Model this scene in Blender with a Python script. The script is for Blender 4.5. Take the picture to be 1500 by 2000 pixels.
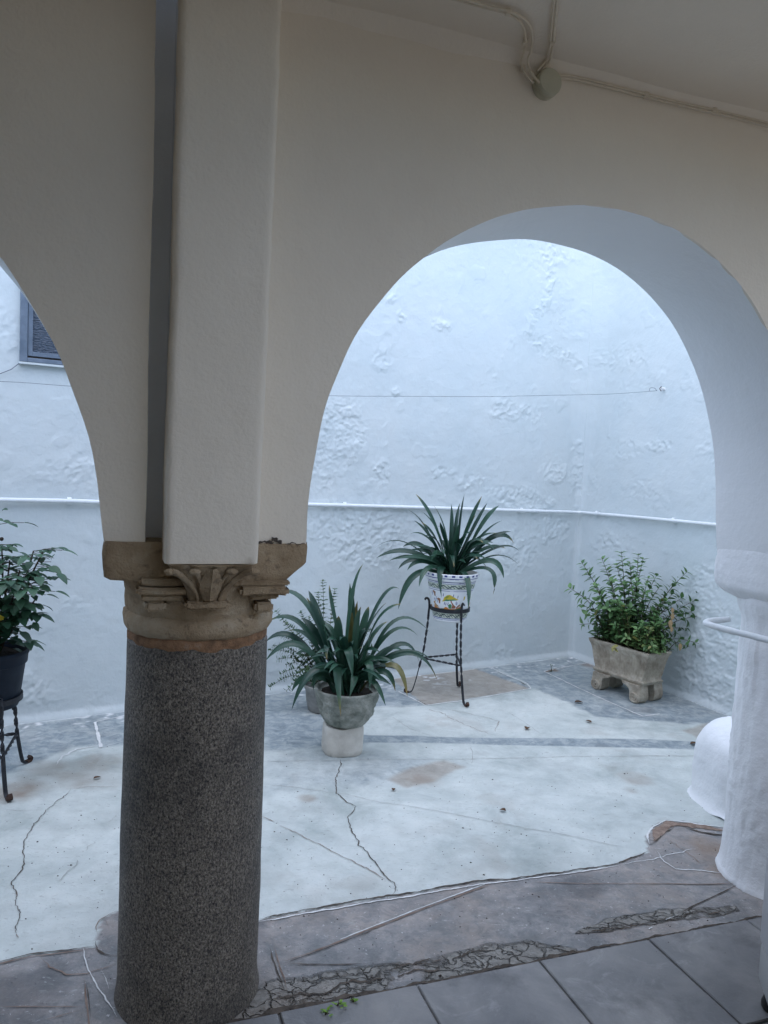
import bpy, bmesh, math, random
import numpy as np
from math import sin, cos, tan, pi, radians, hypot, atan2
from mathutils import Vector, Matrix, noise as mnoise

random.seed(7); rng = np.random.default_rng(11)
S = bpy.context.scene
for o in list(bpy.data.objects): bpy.data.objects.remove(o)
COL = S.collection

# ------------------------------------------------------------------ camera
PITCH, ROLL, EYE, FPX = radians(3.8), radians(2.6), 1.5, 1500.0
_d = np.array([0, cos(PITCH), -sin(PITCH)]); _r0 = np.array([1., 0, 0]); _u0 = np.array([0, sin(PITCH), cos(PITCH)])
_r = _r0*cos(ROLL) + _u0*sin(ROLL); _u = _u0*cos(ROLL) - _r0*sin(ROLL)
_C = np.array([0, 0, EYE])
cd = bpy.data.cameras.new('camera'); cam = bpy.data.objects.new('camera', cd); COL.objects.link(cam)
cd.sensor_width = 36; cd.sensor_fit = 'AUTO'; cd.lens = 36*FPX/2000; cd.clip_start = .05; cd.clip_end = 500
cam.matrix_world = Matrix(((_r[0], _u[0], -_d[0], 0), (_r[1], _u[1], -_d[1], 0), (_r[2], _u[2], -_d[2], EYE), (0, 0, 0, 1)))
S.camera = cam
S.render.resolution_x, S.render.resolution_y = 768, 1024

# ------------------------------------------------------------------ light
SUN_AZ = atan2(-.30, -.95)          # direction towards the sun, from +Y clockwise to +X
SUN_EL = radians(72)
w = bpy.data.worlds.new('World'); S.world = w; w.use_nodes = True
nt = w.node_tree; bg = nt.nodes['Background']
sky = nt.nodes.new('ShaderNodeTexSky'); sky.sky_type = 'NISHITA'; sky.sun_disc = False
sky.sun_elevation = SUN_EL; sky.sun_rotation = SUN_AZ
sky.air_density = 1.0; sky.dust_density = .6; sky.ozone_density = 3.0
nt.links.new(sky.outputs[0], bg.inputs[0]); bg.inputs[1].default_value = .15
sl = bpy.data.lights.new('sun', 'SUN'); sl.energy = 1.5; sl.angle = radians(130); sl.color = (1, .98, .95)
so = bpy.data.objects.new('sun', sl); COL.objects.link(so)
sd = Vector((sin(SUN_AZ)*cos(SUN_EL), cos(SUN_AZ)*cos(SUN_EL), sin(SUN_EL)))
so.rotation_euler = sd.to_track_quat('Z', 'Y').to_euler(); so.location = (4, -6, 6)
S.view_settings.view_transform = 'Standard'; S.view_settings.look = 'None'; S.view_settings.gamma = 1
S.view_settings.exposure = 1.27
S.render.engine = 'CYCLES'
S.cycles.max_bounces = 10; S.cycles.diffuse_bounces = 8; S.cycles.use_denoising = True
S.cycles.sample_clamp_indirect = 8; S.cycles.caustics_reflective = False; S.cycles.caustics_refractive = False

# ------------------------------------------------------------------ survey helpers (from the photograph to metres)
def ray(x, y): return _d + (x-750)/FPX*_r - (y-1000)/FPX*_u
def floor(x, y, z=0.):
    v = ray(x, y); return _C + v*((z-EYE)/v[2])
def at(x, y, Y):
    v = ray(x, y); return _C + v*(Y/v[1])
ANG = radians(19.5)                 # the arcade runs at this angle to the view
O = np.array([-.492, 2.073, 0]); ES = np.array([cos(ANG), sin(ANG), 0]); EN = np.array([-sin(ANG), cos(ANG), 0])
def W(s, n, z): p = O + ES*s + EN*n; return (p[0], p[1], z)
FM = Matrix(((ES[0], EN[0], 0, O[0]), (ES[1], EN[1], 0, O[1]), (0, 0, 1, 0), (0, 0, 0, 1)))   # arcade frame

# ------------------------------------------------------------------ numpy noise
def vnoise(x, y, seed=0):
    xi = np.floor(x).astype(np.int64); yi = np.floor(y).astype(np.int64); fx = x-xi; fy = y-yi
    fx = fx*fx*fx*(fx*(fx*6-15)+10); fy = fy*fy*fy*(fy*(fy*6-15)+10)
    def h(a, b):
        n = (a*374761393 + b*668265263 + seed*974634777) & 0xFFFFFFFF
        n = ((n ^ (n >> 13))*1274126177) & 0xFFFFFFFF
        return ((n ^ (n >> 16)) & 0xFFFF)/65535.0
    return (h(xi, yi)*(1-fx)+h(xi+1, yi)*fx)*(1-fy) + (h(xi, yi+1)*(1-fx)+h(xi+1, yi+1)*fx)*fy
def fbm(x, y, seed=0, oct=4, gain=.5):
    t = 0; a = 1; s = 0
    for k in range(oct):
        t = t + a*vnoise(x*2**k + 17.3*k, y*2**k - 9.1*k, seed+k*31); s += a; a *= gain
    return t/s
def sstep(a, b, x):
    t = np.clip((x-a)/(b-a), 0, 1); return t*t*(3-2*t)
def seg_dist(x, y, pts):
    best = np.full(x.shape, 1e9)
    for (ax, ay), (bx, by) in zip(pts[:-1], pts[1:]):
        dx, dy = bx-ax, by-ay; L = dx*dx+dy*dy+1e-12
        t = np.clip(((x-ax)*dx+(y-ay)*dy)/L, 0, 1)
        best = np.minimum(best, np.hypot(x-ax-t*dx, y-ay-t*dy))
    return best
def in_poly(x, y, pts):
    c = np.zeros(x.shape, bool); n = len(pts)
    for i in range(n):
        (x1, y1), (x2, y2) = pts[i], pts[(i+1) % n]
        k = ((y1 > y) != (y2 > y)) & (x < (x2-x1)*(y-y1)/((y2-y1) if abs(y2-y1) > 1e-12 else 1e-12)+x1)
        c ^= k
    return c

# ------------------------------------------------------------------ object helpers
def link(name, me, mats=(), parent=None, smooth=None, mw=None):
    o = bpy.data.objects.new(name, me); COL.objects.link(o)
    for m in (mats if isinstance(mats, (list, tuple)) else [mats]): me.materials.append(m)
    if parent is not None: o.parent = parent
    if mw is not None: o.matrix_world = mw
    if smooth is not None:
        me.shade_smooth()
        if smooth < 179: me.set_sharp_from_angle(angle=radians(smooth))
    return o
def obj(name, bm, mats, parent=None, smooth=None, mw=None):
    me = bpy.data.meshes.new(name); bmesh.ops.recalc_face_normals(bm, faces=bm.faces[:]); bm.to_mesh(me); bm.free()
    return link(name, me, mats, parent, smooth, mw)
def raw(name, V, F, mats, parent=None, smooth=None, attr=None, mw=None):
    me = bpy.data.meshes.new(name); me.from_pydata([tuple(v) for v in V], [], F); me.update()
    if attr:
        for k, val in attr.items():
            a = me.color_attributes.new(k, 'FLOAT_COLOR', 'POINT')
            c = np.ones((len(V), 4), np.float32); c[:, :val.shape[1]] = val; a.data.foreach_set('color', c.ravel())
    return link(name, me, mats, parent, smooth, mw)
def grid_faces(nu, nv):
    i = np.arange(nu-1)[:, None]*nv + np.arange(nv-1)[None, :]
    return np.stack([i, i+nv, i+nv+1, i+1], -1).reshape(-1, 4).tolist()
def thing(name, label, cat, loc=(0, 0, 0), group=None, rz=0):
    o = bpy.data.objects.new(name, None); COL.objects.link(o); o.empty_display_size = .1
    o.location = loc; o.rotation_euler.z = rz; o['label'] = label; o['category'] = cat
    if group: o['group'] = group
    bpy.context.view_layer.update()
    return o
def tag(o, label, cat, group=None):
    o['label'] = label; o['category'] = cat
    if group: o['group'] = group
    return o
def structure(o): o['kind'] = 'structure'; return o
def box(bm, a, b, bev=0):
    g = bmesh.ops.create_cube(bm, size=1)
    c = [(a[i]+b[i])/2 for i in range(3)]; s = [abs(b[i]-a[i]) for i in range(3)]
    for v in g['verts']: v.co = Vector((v.co.x*s[0]+c[0], v.co.y*s[1]+c[1], v.co.z*s[2]+c[2]))
    if bev:
        e = list({e for v in g['verts'] for e in v.link_edges})
        bmesh.ops.bevel(bm, geom=e, offset=bev, segments=2, affect='EDGES', profile=.6)
def lathe(bm, prof, n=48, c=(0, 0, 0), caps=True, mi=0):
    rings = []
    for r, z in prof:
        rings.append([bm.verts.new((c[0]+r*cos(2*pi*k/n), c[1]+r*sin(2*pi*k/n), c[2]+z)) for k in range(n)])
    for a, b in zip(rings[:-1], rings[1:]):
        for k in range(n):
            f = bm.faces.new((a[k], a[(k+1) % n], b[(k+1) % n], b[k])); f.material_index = mi
    if caps:
        bm.faces.new(rings[0][::-1]); bm.faces.new(rings[-1])
    return rings
def sweep(bm, path, rad, sides=8, twist=None, square=False, flat=1., up=Vector((0, 0, 1)), mi=0):
    """sweep a round or square bar along path; rad and twist may be functions of 0..1"""
    P = [Vector(p) for p in path]; n = len(P)
    t0 = (P[1]-P[0]).normalized(); a = t0.orthogonal().normalized() if abs(t0.dot(up)) > .95 else t0.cross(up).normalized()
    rings = []
    for i in range(n):
        t = (P[min(i+1, n-1)]-P[max(i-1, 0)]).normalized()
        a = (a - t*a.dot(t)).normalized(); b = t.cross(a)
        f = i/(n-1); r = rad(f) if callable(rad) else rad; tw = (twist(f) if callable(twist) else (twist or 0))
        ring = []
        for k in range(sides):
            th = 2*pi*(k+(.5 if square else 0))/sides
            x, y = cos(th)*r, sin(th)*r*flat
            x, y = x*cos(tw)-y*sin(tw), x*sin(tw)+y*cos(tw)
            ring.append(bm.verts.new(P[i]+a*x+b*y))
        rings.append(ring)
    for A, B in zip(rings[:-1], rings[1:]):
        for k in range(sides):
            fc = bm.faces.new((A[k], A[(k+1) % sides], B[(k+1) % sides], B[k])); fc.material_index = mi
    bm.faces.new(rings[0][::-1]).material_index = mi; bm.faces.new(rings[-1]).material_index = mi
def catmull(P, k=8):
    P = [np.array(p, float) for p in P]; out = []
    for i in range(len(P)-1):
        p0, p1, p2, p3 = P[max(i-1, 0)], P[i], P[i+1], P[min(i+2, len(P)-1)]
        for j in range(k):
            t = j/k; out.append(.5*((2*p1)+(p2-p0)*t+(2*p0-5*p1+4*p2-p3)*t*t+(3*p1-p0-3*p2+p3)*t**3))
    out.append(P[-1]); return out
def rough(bm, amp, sc, seed=0.):
    off = Vector((seed, seed*1.7, -seed))
    for v in bm.verts:
        v.co += mnoise.noise_vector(v.co*sc+off)*amp
def superring(bm, z, sl, sr, nf, nb, p, n=72):
    ring = []
    for k in range(n):
        t = 2*pi*k/n; c, s_ = cos(t), sin(t)
        x = math.copysign(abs(c)**(2/p), c); y = math.copysign(abs(s_)**(2/p), s_)
        ring.append(bm.verts.new((x*(sr if x > 0 else sl), y*(nb if y > 0 else nf), z)))
    return ring
def stitch(bm, rings, caps=True):
    n = len(rings[0])
    for a, b in zip(rings[:-1], rings[1:]):
        for k in range(n): bm.faces.new((a[k], a[(k+1) % n], b[(k+1) % n], b[k]))
    if caps: bm.faces.new(rings[0][::-1]); bm.faces.new(rings[-1])

# ------------------------------------------------------------------ materials
class M:
    """small node-tree writer"""
    def __init__(s, name, rough=.8, spec=.3):
        s.m = bpy.data.materials.new(name); s.m.use_nodes = True; s.t = s.m.node_tree
        s.b = s.t.nodes['Principled BSDF']; s.b.inputs['Roughness'].default_value = rough
        s.b.inputs['Specular IOR Level'].default_value = spec
        s.co = s.t.nodes.new('ShaderNodeTexCoord').outputs['Object']
    def n(s, kind, **kw):
        nd = s.t.nodes.new('ShaderNode'+kind)
        for k, v in kw.items():
            if k in nd.inputs: 
                if hasattr(v, 'links') or isinstance(v, bpy.types.NodeSocket): s.t.links.new(v, nd.inputs[k])
                else: nd.inputs[k].default_value = v
            else: setattr(nd, k, v)
        return nd
    def l(s, a, b): s.t.links.new(a, b)
    def noise(s, scale, detail=4, rough=.55, dist=0, co=None, out='Fac'):
        nd = s.n('TexNoise', Scale=scale, Detail=detail, Roughness=rough, Distortion=dist); s.l(co or s.co, nd.inputs['Vector']); return nd.outputs[out]
    def voro(s, scale, feature='F1', co=None, out='Distance', rnd=1.):
        nd = s.n('TexVoronoi', Scale=scale, feature=feature, Randomness=rnd); s.l(co or s.co, nd.inputs['Vector']); return nd.outputs[out]
    def ramp(s, fac, stops, interp='LINEAR'):
        nd = s.n('ValToRGB'); s.l(fac, nd.inputs[0]); cr = nd.color_ramp; cr.interpolation = interp
        while len(cr.elements) < len(stops): cr.elements.new(.5)
        for e, (p, c) in zip(cr.elements, stops): e.position = p; e.color = (*c, 1) if len(c) == 3 else c
        return nd.outputs[0]
    def mix(s, fac, a, b, mode='MIX'):
        nd = s.t.nodes.new('ShaderNodeMix'); nd.data_type = 'RGBA'; nd.blend_type = mode
        for sock, v in ((nd.inputs[0], fac), (nd.inputs[6], a), (nd.inputs[7], b)):
            if isinstance(v, bpy.types.NodeSocket): s.l(v, sock)
            else: sock.default_value = v if not isinstance(v, tuple) else (*v, 1)[:4]
        return nd.outputs[2]
    def math(s, op, a, b=0.):
        nd = s.t.nodes.new('ShaderNodeMath'); nd.operation = op
        for sock, v in ((nd.inputs[0], a), (nd.inputs[1], b)):
            if isinstance(v, bpy.types.NodeSocket): s.l(v, sock)
            else: sock.default_value = v
        return nd.outputs[0]
    def attr(s, name):
        nd = s.n('Attribute', attribute_name=name); return nd.outputs['Color']
    def sep(s, c): nd = s.n('SeparateColor'); s.l(c, nd.inputs[0]); return nd.outputs
    def base(s, c):
        if isinstance(c, bpy.types.NodeSocket): s.l(c, s.b.inputs['Base Color'])
        else: s.b.inputs['Base Color'].default_value = (*c, 1)
    def bump(s, h, dist, strength=1., prev=None):
        nd = s.n('Bump', Strength=strength, Distance=dist); s.l(h, nd.inputs['Height'])
        if prev is not None: s.l(prev, nd.inputs['Normal'])
        s.l(nd.outputs[0], s.b.inputs['Normal']); return nd.outputs[0]

def plaster(name, c1, c2, grain=70, gdist=.0012, mid=9, mdist=.004, rough=.85):
    m = M(name, rough, .2)
    m.base(m.ramp(m.noise(1.7, 7, .66), [(.35, c1), (.7, c2)]))
    b = m.bump(m.noise(1.6, 3, .5), .012); b = m.bump(m.noise(mid, 4, .55), mdist, 1, b)
    m.bump(m.noise(grain, 4, .6), gdist, 1, b); return m.m
PL_WHITE = plaster('white_limewash', (.57, .63, .645), (.625, .668, .672), 60, .0015, 11, .004)
PL_ARCH = plaster('fresh_white_limewash', (.82, .835, .845), (.86, .87, .875), 60, .0015, 11, .004)
PL_INNER = plaster('warm_white_paint', (.765, .70, .598), (.815, .75, .645), 110, .0016, 8, .006)
PL_PIER = plaster('rough_white_limewash', (.80, .815, .83), (.85, .86, .865), 55, .0025, 12, .007)
PL_REAR = plaster('ochre_wash', (.74, .64, .50), (.78, .68, .54))

m = M('granite', .62, .35)
mp = m.n('Mapping'); m.l(m.co, mp.inputs[0]); mp.inputs['Scale'].default_value = (1, 1, .72); gc = mp.outputs[0]
sp = m.noise(200, 3, .72, 0, gc); big = m.noise(3.2, 5, .65, .4); fine = m.noise(330, 2, .6, 0, gc); med = m.noise(120, 3, .6, 0, gc)
c = m.ramp(sp, [(.36, (.014, .013, .013)), (.43, (.090, .079, .065)), (.55, (.185, .162, .134)), (.66, (.35, .315, .265))])
c = m.mix(m.ramp(fine, [(.52, (0, 0, 0)), (.68, (.9, .9, .9))]), c, (.25, .23, .205))
c = m.mix(m.ramp(med, [(.56, (0, 0, 0)), (.66, (.75, .75, .75))]), c, (.030, .030, .032))
c = m.mix(m.ramp(big, [(.46, (0, 0, 0)), (.62, (.55, .55, .55))]), c, (.035, .034, .034))
m.base(c); b = m.bump(sp, .003); m.bump(m.noise(30, 3), .004, .6, b); GRANITE = m.m

m = M('sandstone', .88, .2)
c = m.ramp(m.noise(9, 6, .65), [(.3, (.25, .18, .11)), (.52, (.40, .305, .20)), (.75, (.50, .42, .31))])
c = m.mix(m.ramp(m.noise(38, 3), [(.60, (0, 0, 0)), (.72, (.7, .7, .7))]), c, (.17, .13, .09))
m.base(c); b = m.bump(m.noise(28, 6, .7), .010); m.bump(m.noise(160, 3), .003, 1, b); SANDSTONE = m.m
m = M('old_terracotta', .9, .2)
m.base(m.ramp(m.noise(22, 5, .7), [(.35, (.17, .105, .065)), (.6, (.36, .21, .12)), (.8, (.40, .33, .26))])); m.bump(m.noise(40, 6, .75), .012); TERRACOTTA = m.m

def floor_mat(name):
    m = M(name, .55, .35)
    z = m.sep(m.attr('zone')); k = m.sep(m.attr('wear')); q = m.sep(m.attr('broken'))
    n1 = m.noise(2.6, 8, .68, .3); n2 = m.noise(14, 6, .74, .6); n3 = m.noise(90, 3, .6); n4 = m.noise(38, 5, .7)
    mp = m.n('Mapping'); m.l(m.co, mp.inputs[0]); mp.inputs['Scale'].default_value = (3, 14, 1); mp.inputs['Rotation'].default_value = (0, 0, .35); st = m.noise(2.4, 6, .7, .5, mp.outputs[0])
    c = m.ramp(n1, [(.33, (.37, .415, .40)), (.46, (.515, .555, .535)), (.56, (.585, .622, .598)), (.68, (.64, .668, .64))])
    c = m.mix(m.ramp(n2, [(.36, (.35, .35, .35)), (.54, (0, 0, 0))]), c, (.43, .47, .44))
    c = m.mix(m.ramp(st, [(.56, (0, 0, 0)), (.72, (.32, .32, .32))]), c, (.45, .475, .45))
    c = m.mix(m.ramp(n4, [(.60, (0, 0, 0)), (.72, (.35, .35, .35))]), c, (.42, .43, .40))
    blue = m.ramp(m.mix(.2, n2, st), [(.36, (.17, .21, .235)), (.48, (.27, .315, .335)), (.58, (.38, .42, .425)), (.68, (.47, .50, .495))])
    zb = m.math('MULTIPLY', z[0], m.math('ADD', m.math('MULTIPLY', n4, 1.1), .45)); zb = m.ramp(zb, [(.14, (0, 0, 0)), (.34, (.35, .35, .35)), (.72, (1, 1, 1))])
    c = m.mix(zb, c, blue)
    stone = m.ramp(n2, [(.3, (.25, .228, .195)), (.5, (.35, .325, .285)), (.7, (.44, .415, .37))])
    c = m.mix(z[1], c, stone)
    pn = m.noise(6.5, 10, .76, .25)
    purple = m.ramp(pn, [(.30, (.125, .13, .135)), (.42, (.20, .203, .205)), (.52, (.275, .268, .265)), (.60, (.345, .325, .315)), (.70, (.50, .495, .48))])
    chip = m.noise(30, 6, .8, .3); purple = m.mix(m.ramp(m.mix(.45, st, chip), [(.575, (0, 0, 0)), (.62, (.8, .8, .8))]), purple, (.47, .465, .46)); purple = m.mix(m.ramp(m.noise(62, 3, .65), [(.655, (0, 0, 0)), (.685, (.8, .8, .8))]), purple, (.62, .62, .62))
    purple = m.mix(m.ramp(n1, [(.44, (0, 0, 0)), (.58, (.5, .5, .5))]), purple, (.34, .29, .255)); purple = m.mix(m.ramp(n2, [(.40, (.6, .6, .6)), (.52, (0, 0, 0))]), purple, (.15, .16, .165))
    purple = m.mix(m.ramp(n4, [(.60, (0, 0, 0)), (.68, (.6, .6, .6))]), purple, (.10, .10, .11))
    c = m.mix(z[2], c, purple)
    # crumbled cement: distorted plates with thin gaps
    dn = m.noise(9, 4, .6, 0, None, 'Color'); vx = m.n('VectorMath', operation='MULTIPLY_ADD'); m.l(dn, vx.inputs[0]); vx.inputs[1].default_value = (.16, .16, 0); m.l(m.co, vx.inputs[2])
    mp2 = m.n('Mapping'); m.l(vx.outputs[0], mp2.inputs[0]); mp2.inputs['Scale'].default_value = (.75, 1.5, 1); mp2.inputs['Rotation'].default_value = (0, 0, -.34)
    ve = m.voro(17, 'DISTANCE_TO_EDGE', mp2.outputs[0]); ve2 = m.voro(43, 'DISTANCE_TO_EDGE', mp2.outputs[0])
    gapn = m.math('MULTIPLY', m.ramp(ve, [(.006, (1, 1, 1)), (.034, (0, 0, 0))]), m.ramp(n2, [(.43, (.12, .12, .12)), (.55, (1, 1, 1))])); gap2 = m.math('MULTIPLY', m.ramp(ve2, [(.01, (1, 1, 1)), (.06, (0, 0, 0))]), m.ramp(pn, [(.5, (0, 0, 0)), (.62, (1, 1, 1))]))
    plate = m.ramp(m.mix(.5, n4, pn), [(.36, (.12, .115, .105)), (.5, (.23, .22, .20)), (.64, (.36, .345, .315))])
    plate = m.mix(m.math('MAXIMUM', gapn, gap2), plate, (.075, .066, .057))
    zq = m.math('MULTIPLY', q[0], m.math('ADD', m.math('ADD', n4, m.math('MULTIPLY', n2, 1.6)), -.25)); zq = m.ramp(zq, [(.42, (0, 0, 0)), (.86, (1, 1, 1))])
    c = m.mix(zq, c, plate)
    c = m.mix(k[0], c, (.22, .15, .10))                 # rust and earth stains
    c = m.mix(k[1], c, (.70, .71, .71))                 # spilt limewash
    c = m.mix(k[2], c, (.055, .055, .06))               # dark grime
    dens = m.ramp(m.noise(1.9, 3, .6), [(.48, (0, 0, 0)), (.66, (1, 1, 1))])
    sp = m.math('MULTIPLY', m.math('MULTIPLY', m.ramp(m.noise(70, 3, .7, 1.), [(.70, (0, 0, 0)), (.72, (1, 1, 1))]), .75), dens)
    c = m.mix(sp, c, (.70, .71, .71))
    c = m.mix(m.math('MULTIPLY', m.ramp(m.noise(85, 3, .6, .6), [(.27, (.75, .75, .75)), (.30, (0, 0, 0))]), dens), c, (.10, .10, .10))
    mp3 = m.n('Mapping'); m.l(m.co, mp3.inputs[0]); mp3.inputs['Scale'].default_value = (28, 75, 1); mp3.inputs['Rotation'].default_value = (0, 0, .25); ds = m.noise(1.3, 3, .65, .6, mp3.outputs[0])
    c = m.mix(m.math('MULTIPLY', m.ramp(ds, [(.335, (.5, .5, .5)), (.375, (0, 0, 0))]), 1.), c, (.30, .31, .30))
    m.base(c)
    m.l(m.ramp(n2, [(.3, (.42, .42, .42)), (.7, (.72, .72, .72))]), m.b.inputs['Roughness'])
    b = m.bump(n2, .006); b = m.bump(n3, .0018, 1, b)
    pl_ = m.math('MULTIPLY', m.ramp(ve, [(0, (0, 0, 0)), (.07, (1, 1, 1))]), zq); m.bump(pl_, .012, 1, b); return m.m
FLOOR = floor_mat('polished_cement')
m = M('gallery_tile', .5, .4)
c = m.ramp(m.noise(4, 6, .65, .5), [(.3, (.15, .153, .16)), (.55, (.225, .225, .225)), (.78, (.32, .31, .30))])
c = m.mix(m.ramp(m.noise(7, 8, .75, 1.), [(.56, (0, 0, 0)), (.66, (.45, .45, .45))]), c, (.36, .36, .36)); c = m.mix(m.ramp(m.noise(2.6, 6, .7), [(.55, (0, 0, 0)), (.7, (.7, .7, .7))]), c, (.07, .07, .075))
m.base(c); b = m.bump(m.noise(12, 5, .6), .004); m.bump(m.noise(120, 3), .001, 1, b); TILE = m.m
m = M('broken_cement', .9, .15)
v = m.voro(16, 'DISTANCE_TO_EDGE', co=None); 
c = m.mix(m.ramp(v, [(.03, (1, 1, 1)), (.10, (0, 0, 0))]), m.ramp(m.noise(20, 5, .7), [(.3, (.15, .145, .135)), (.7, (.29, .28, .26))]), (.03, .028, .025))
m.base(c); b = m.bump(m.ramp(v, [(0, (0, 0, 0)), (.14, (1, 1, 1))]), .02); m.bump(m.noise(60, 5, .7), .006, 1, b); BROKEN = m.m
def flatmat(name, c1, c2=None, rough=.85, sc=25, bump=.002, spec=.25, metal=0.):
    m = M(name, rough, spec); m.b.inputs['Metallic'].default_value = metal
    m.base(m.ramp(m.noise(sc, 4, .6), [(.35, c1), (.68, c2 or c1)]))
    if bump: m.bump(m.noise(sc*2.5, 4, .6), bump)
    return m.m
CRACK = flatmat('dark_crack', (.05, .043, .037), (.13, .105, .085), sc=30)
FAINT = flatmat('hairline_crack', (.30, .30, .285), (.42, .42, .40))
RUSTY = flatmat('reddish_joint', (.20, .14, .11), (.30, .23, .19))
LIME = flatmat('lime_line', (.62, .63, .62), (.76, .76, .75), sc=40)
SOIL = flatmat('potting_soil', (.012, .010, .008), (.04, .03, .022), .95, 60, .01)
IRON = flatmat('black_wrought_iron', (.010, .012, .017), (.022, .024, .03), .5, 50, .001, .4)
RUST = flatmat('rusty_iron', (.035, .022, .018), (.09, .05, .035), .85, 60, .002)
NAVY = flatmat('dark_blue_plastic', (.005, .010, .020), (.011, .019, .032), .55, 12, .0006, .2)
PIPE = flatmat('white_painted_pipe', (.70, .74, .76), (.76, .79, .80), .75, 30, .001)
CABLE = flatmat('painted_cable', (.64, .575, .46), (.70, .63, .51), .7, 60, .0006)
CREAMBOX = flatmat('cream_plastic', (.46, .45, .34), (.52, .50, .38), .5, 20, .0004, .4)
BARK = flatmat('green_brown_stem', (.05, .045, .025), (.09, .08, .04), .8, 60)
CANE = flatmat('dark_cane', (.035, .028, .02), (.07, .05, .035), .8, 60)
STONEPOT = flatmat('mossy_cast_stone', (.15, .17, .145), (.38, .385, .345), .9, 15, .018)
CAST = flatmat('weathered_cast_stone', (.29, .25, .195), (.50, .45, .365), .92, 16, .006)
BLOCKM = flatmat('old_whitewashed_stone', (.50, .47, .42), (.66, .63, .57), .9, 9, .006)
GREYPOT = flatmat('grey_pot', (.22, .22, .21), (.33, .33, .31), .9, 18, .006)
WFRAME = flatmat('blue_grey_paint', (.10, .135, .18), (.16, .20, .255), .55, 14, .001, .4)
APPL = flatmat('light_grey_enamel', (.50, .50, .52), (.53, .53, .55), .35, 3, 0, .5)
APPL2 = flatmat('grey_plinth', (.40, .40, .40), (.44, .44, .43), .4, 3, 0, .5)
RUBBER = flatmat('black_rubber', (.012, .012, .012), (.02, .02, .02), .5, 30, 0, .4)
HOOK = flatmat('white_ceramic', (.7, .7, .7), (.8, .8, .8), .3, 5, 0, .5)
WIRE = flatmat('grey_wire', (.14, .16, .19), (.20, .22, .25), .5, 80, 0, .4)
DEAD = flatmat('dead_leaf_brown', (.06, .035, .02), (.14, .08, .05), .85, 60, .003)
CRUMB = flatmat('dark_crumb', (.03, .025, .022), (.07, .055, .045), .9, 60)
m = M('textured_glass', .22, .5); m.base(m.ramp(m.noise(3, 3), [(.3, (.035, .055, .085)), (.7, (.055, .08, .115))]))
mp = m.n('Mapping'); m.l(m.co, mp.inputs[0]); mp.inputs['Scale'].default_value = (22, 22, 75); m.bump(m.noise(1.6, 3, .5, .4, mp.outputs[0]), .012); GLASS = m.m
def leafmat(name, dark, light, rough=.38, trans=.10):
    m = M(name, rough, .45)
    k = m.attr('tone'); s = m.sep(k)
    c = m.mix(s[0], dark, light); c = m.mix(s[1], c, (.26, .20, .05)); c = m.mix(s[2], c, (.45, .26, .15))
    nz = m.noise(28, 3); c = m.mix(m.ramp(nz, [(.35, (.25, .25, .25)), (.65, (0, 0, 0))]), c, tuple(x*.7 for x in dark))
    m.base(c); m.bump(nz, .001)
    tr = m.n('BsdfTranslucent'); m.l(c, tr.inputs[0])
    mx = m.n('MixShader'); mx.inputs[0].default_value = trans
    m.l(m.b.outputs[0], mx.inputs[1]); m.l(tr.outputs[0], mx.inputs[2])
    m.l(mx.outputs[0], m.t.nodes['Material Output'].inputs[0]); return m.m
STRAP = leafmat('clivia_leaf', (.009, .038, .026), (.050, .122, .076), .33, .06)
PRIVET = leafmat('privet_leaf', (.060, .15, .055), (.20, .34, .13), .45, .2)
ROSELEAF = leafmat('rose_leaf', (.020, .065, .038), (.065, .15, .08), .45, .15)
HERB = leafmat('herb_leaf', (.06, .13, .07), (.17, .28, .16), .6, .25)
WEED = leafmat('weed_leaf', (.16, .34, .03), (.30, .52, .06), .5, .3)

# ------------------------------------------------------------------ ground and floors
bm = bmesh.new(); bmesh.ops.create_grid(bm, x_segments=1, y_segments=1, size=200)
structure(obj('ground', bm, flatmat('bare_earth', (.16, .14, .12), (.24, .21, .18), sc=1), mw=Matrix.Translation((0, 0, -.06))))

BW0 = np.array([-1.99, 4.0]); BC = np.array([1.559, 6.113]); BD = (BC-BW0)/np.linalg.norm(BC-BW0); BNn = np.array([BD[1], -BD[0]])
SD = np.array([2.243, 4.736])-BC; SD /= np.linalg.norm(SD); SNn = np.array([SD[1], -SD[0]])
if SNn[0] > 0: SNn = -SNn
def fpoly(*px): return [tuple(floor(*p)[:2]) for p in px]

# the courtyard sheet: dense grid, masks for the painted, stained and paved zones
STEP = .014
gx = np.arange(-4.6, 3.4, STEP); gx = np.concatenate([np.arange(-4.6, -2.2, .08), np.arange(-2.2, 2.4, STEP), np.arange(2.4, 3.4, .08)])
gy = np.concatenate([np.arange(.6, 1.8, .06), np.arange(1.8, 3.0, .009), np.arange(3.0, 6.4, STEP)])
X, Y = np.meshgrid(gx, gy, indexing='ij'); x = X.ravel(); y = Y.ravel()
s_ = (x-O[0])*ES[0] + (y-O[1])*ES[1]; n_ = (x-O[0])*EN[0] + (y-O[1])*EN[1]
wob = (fbm(x*6, y*6, 3, 4)-.5)
wob2 = (fbm(x*22, y*22, 5, 3)-.5)
dback = (x-BW0[0])*BNn[0] + (y-BW0[1])*BNn[1]
dside = (x-BC[0])*SNn[0] + (y-BC[1])*SNn[1]
blue = np.zeros_like(x)
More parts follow.
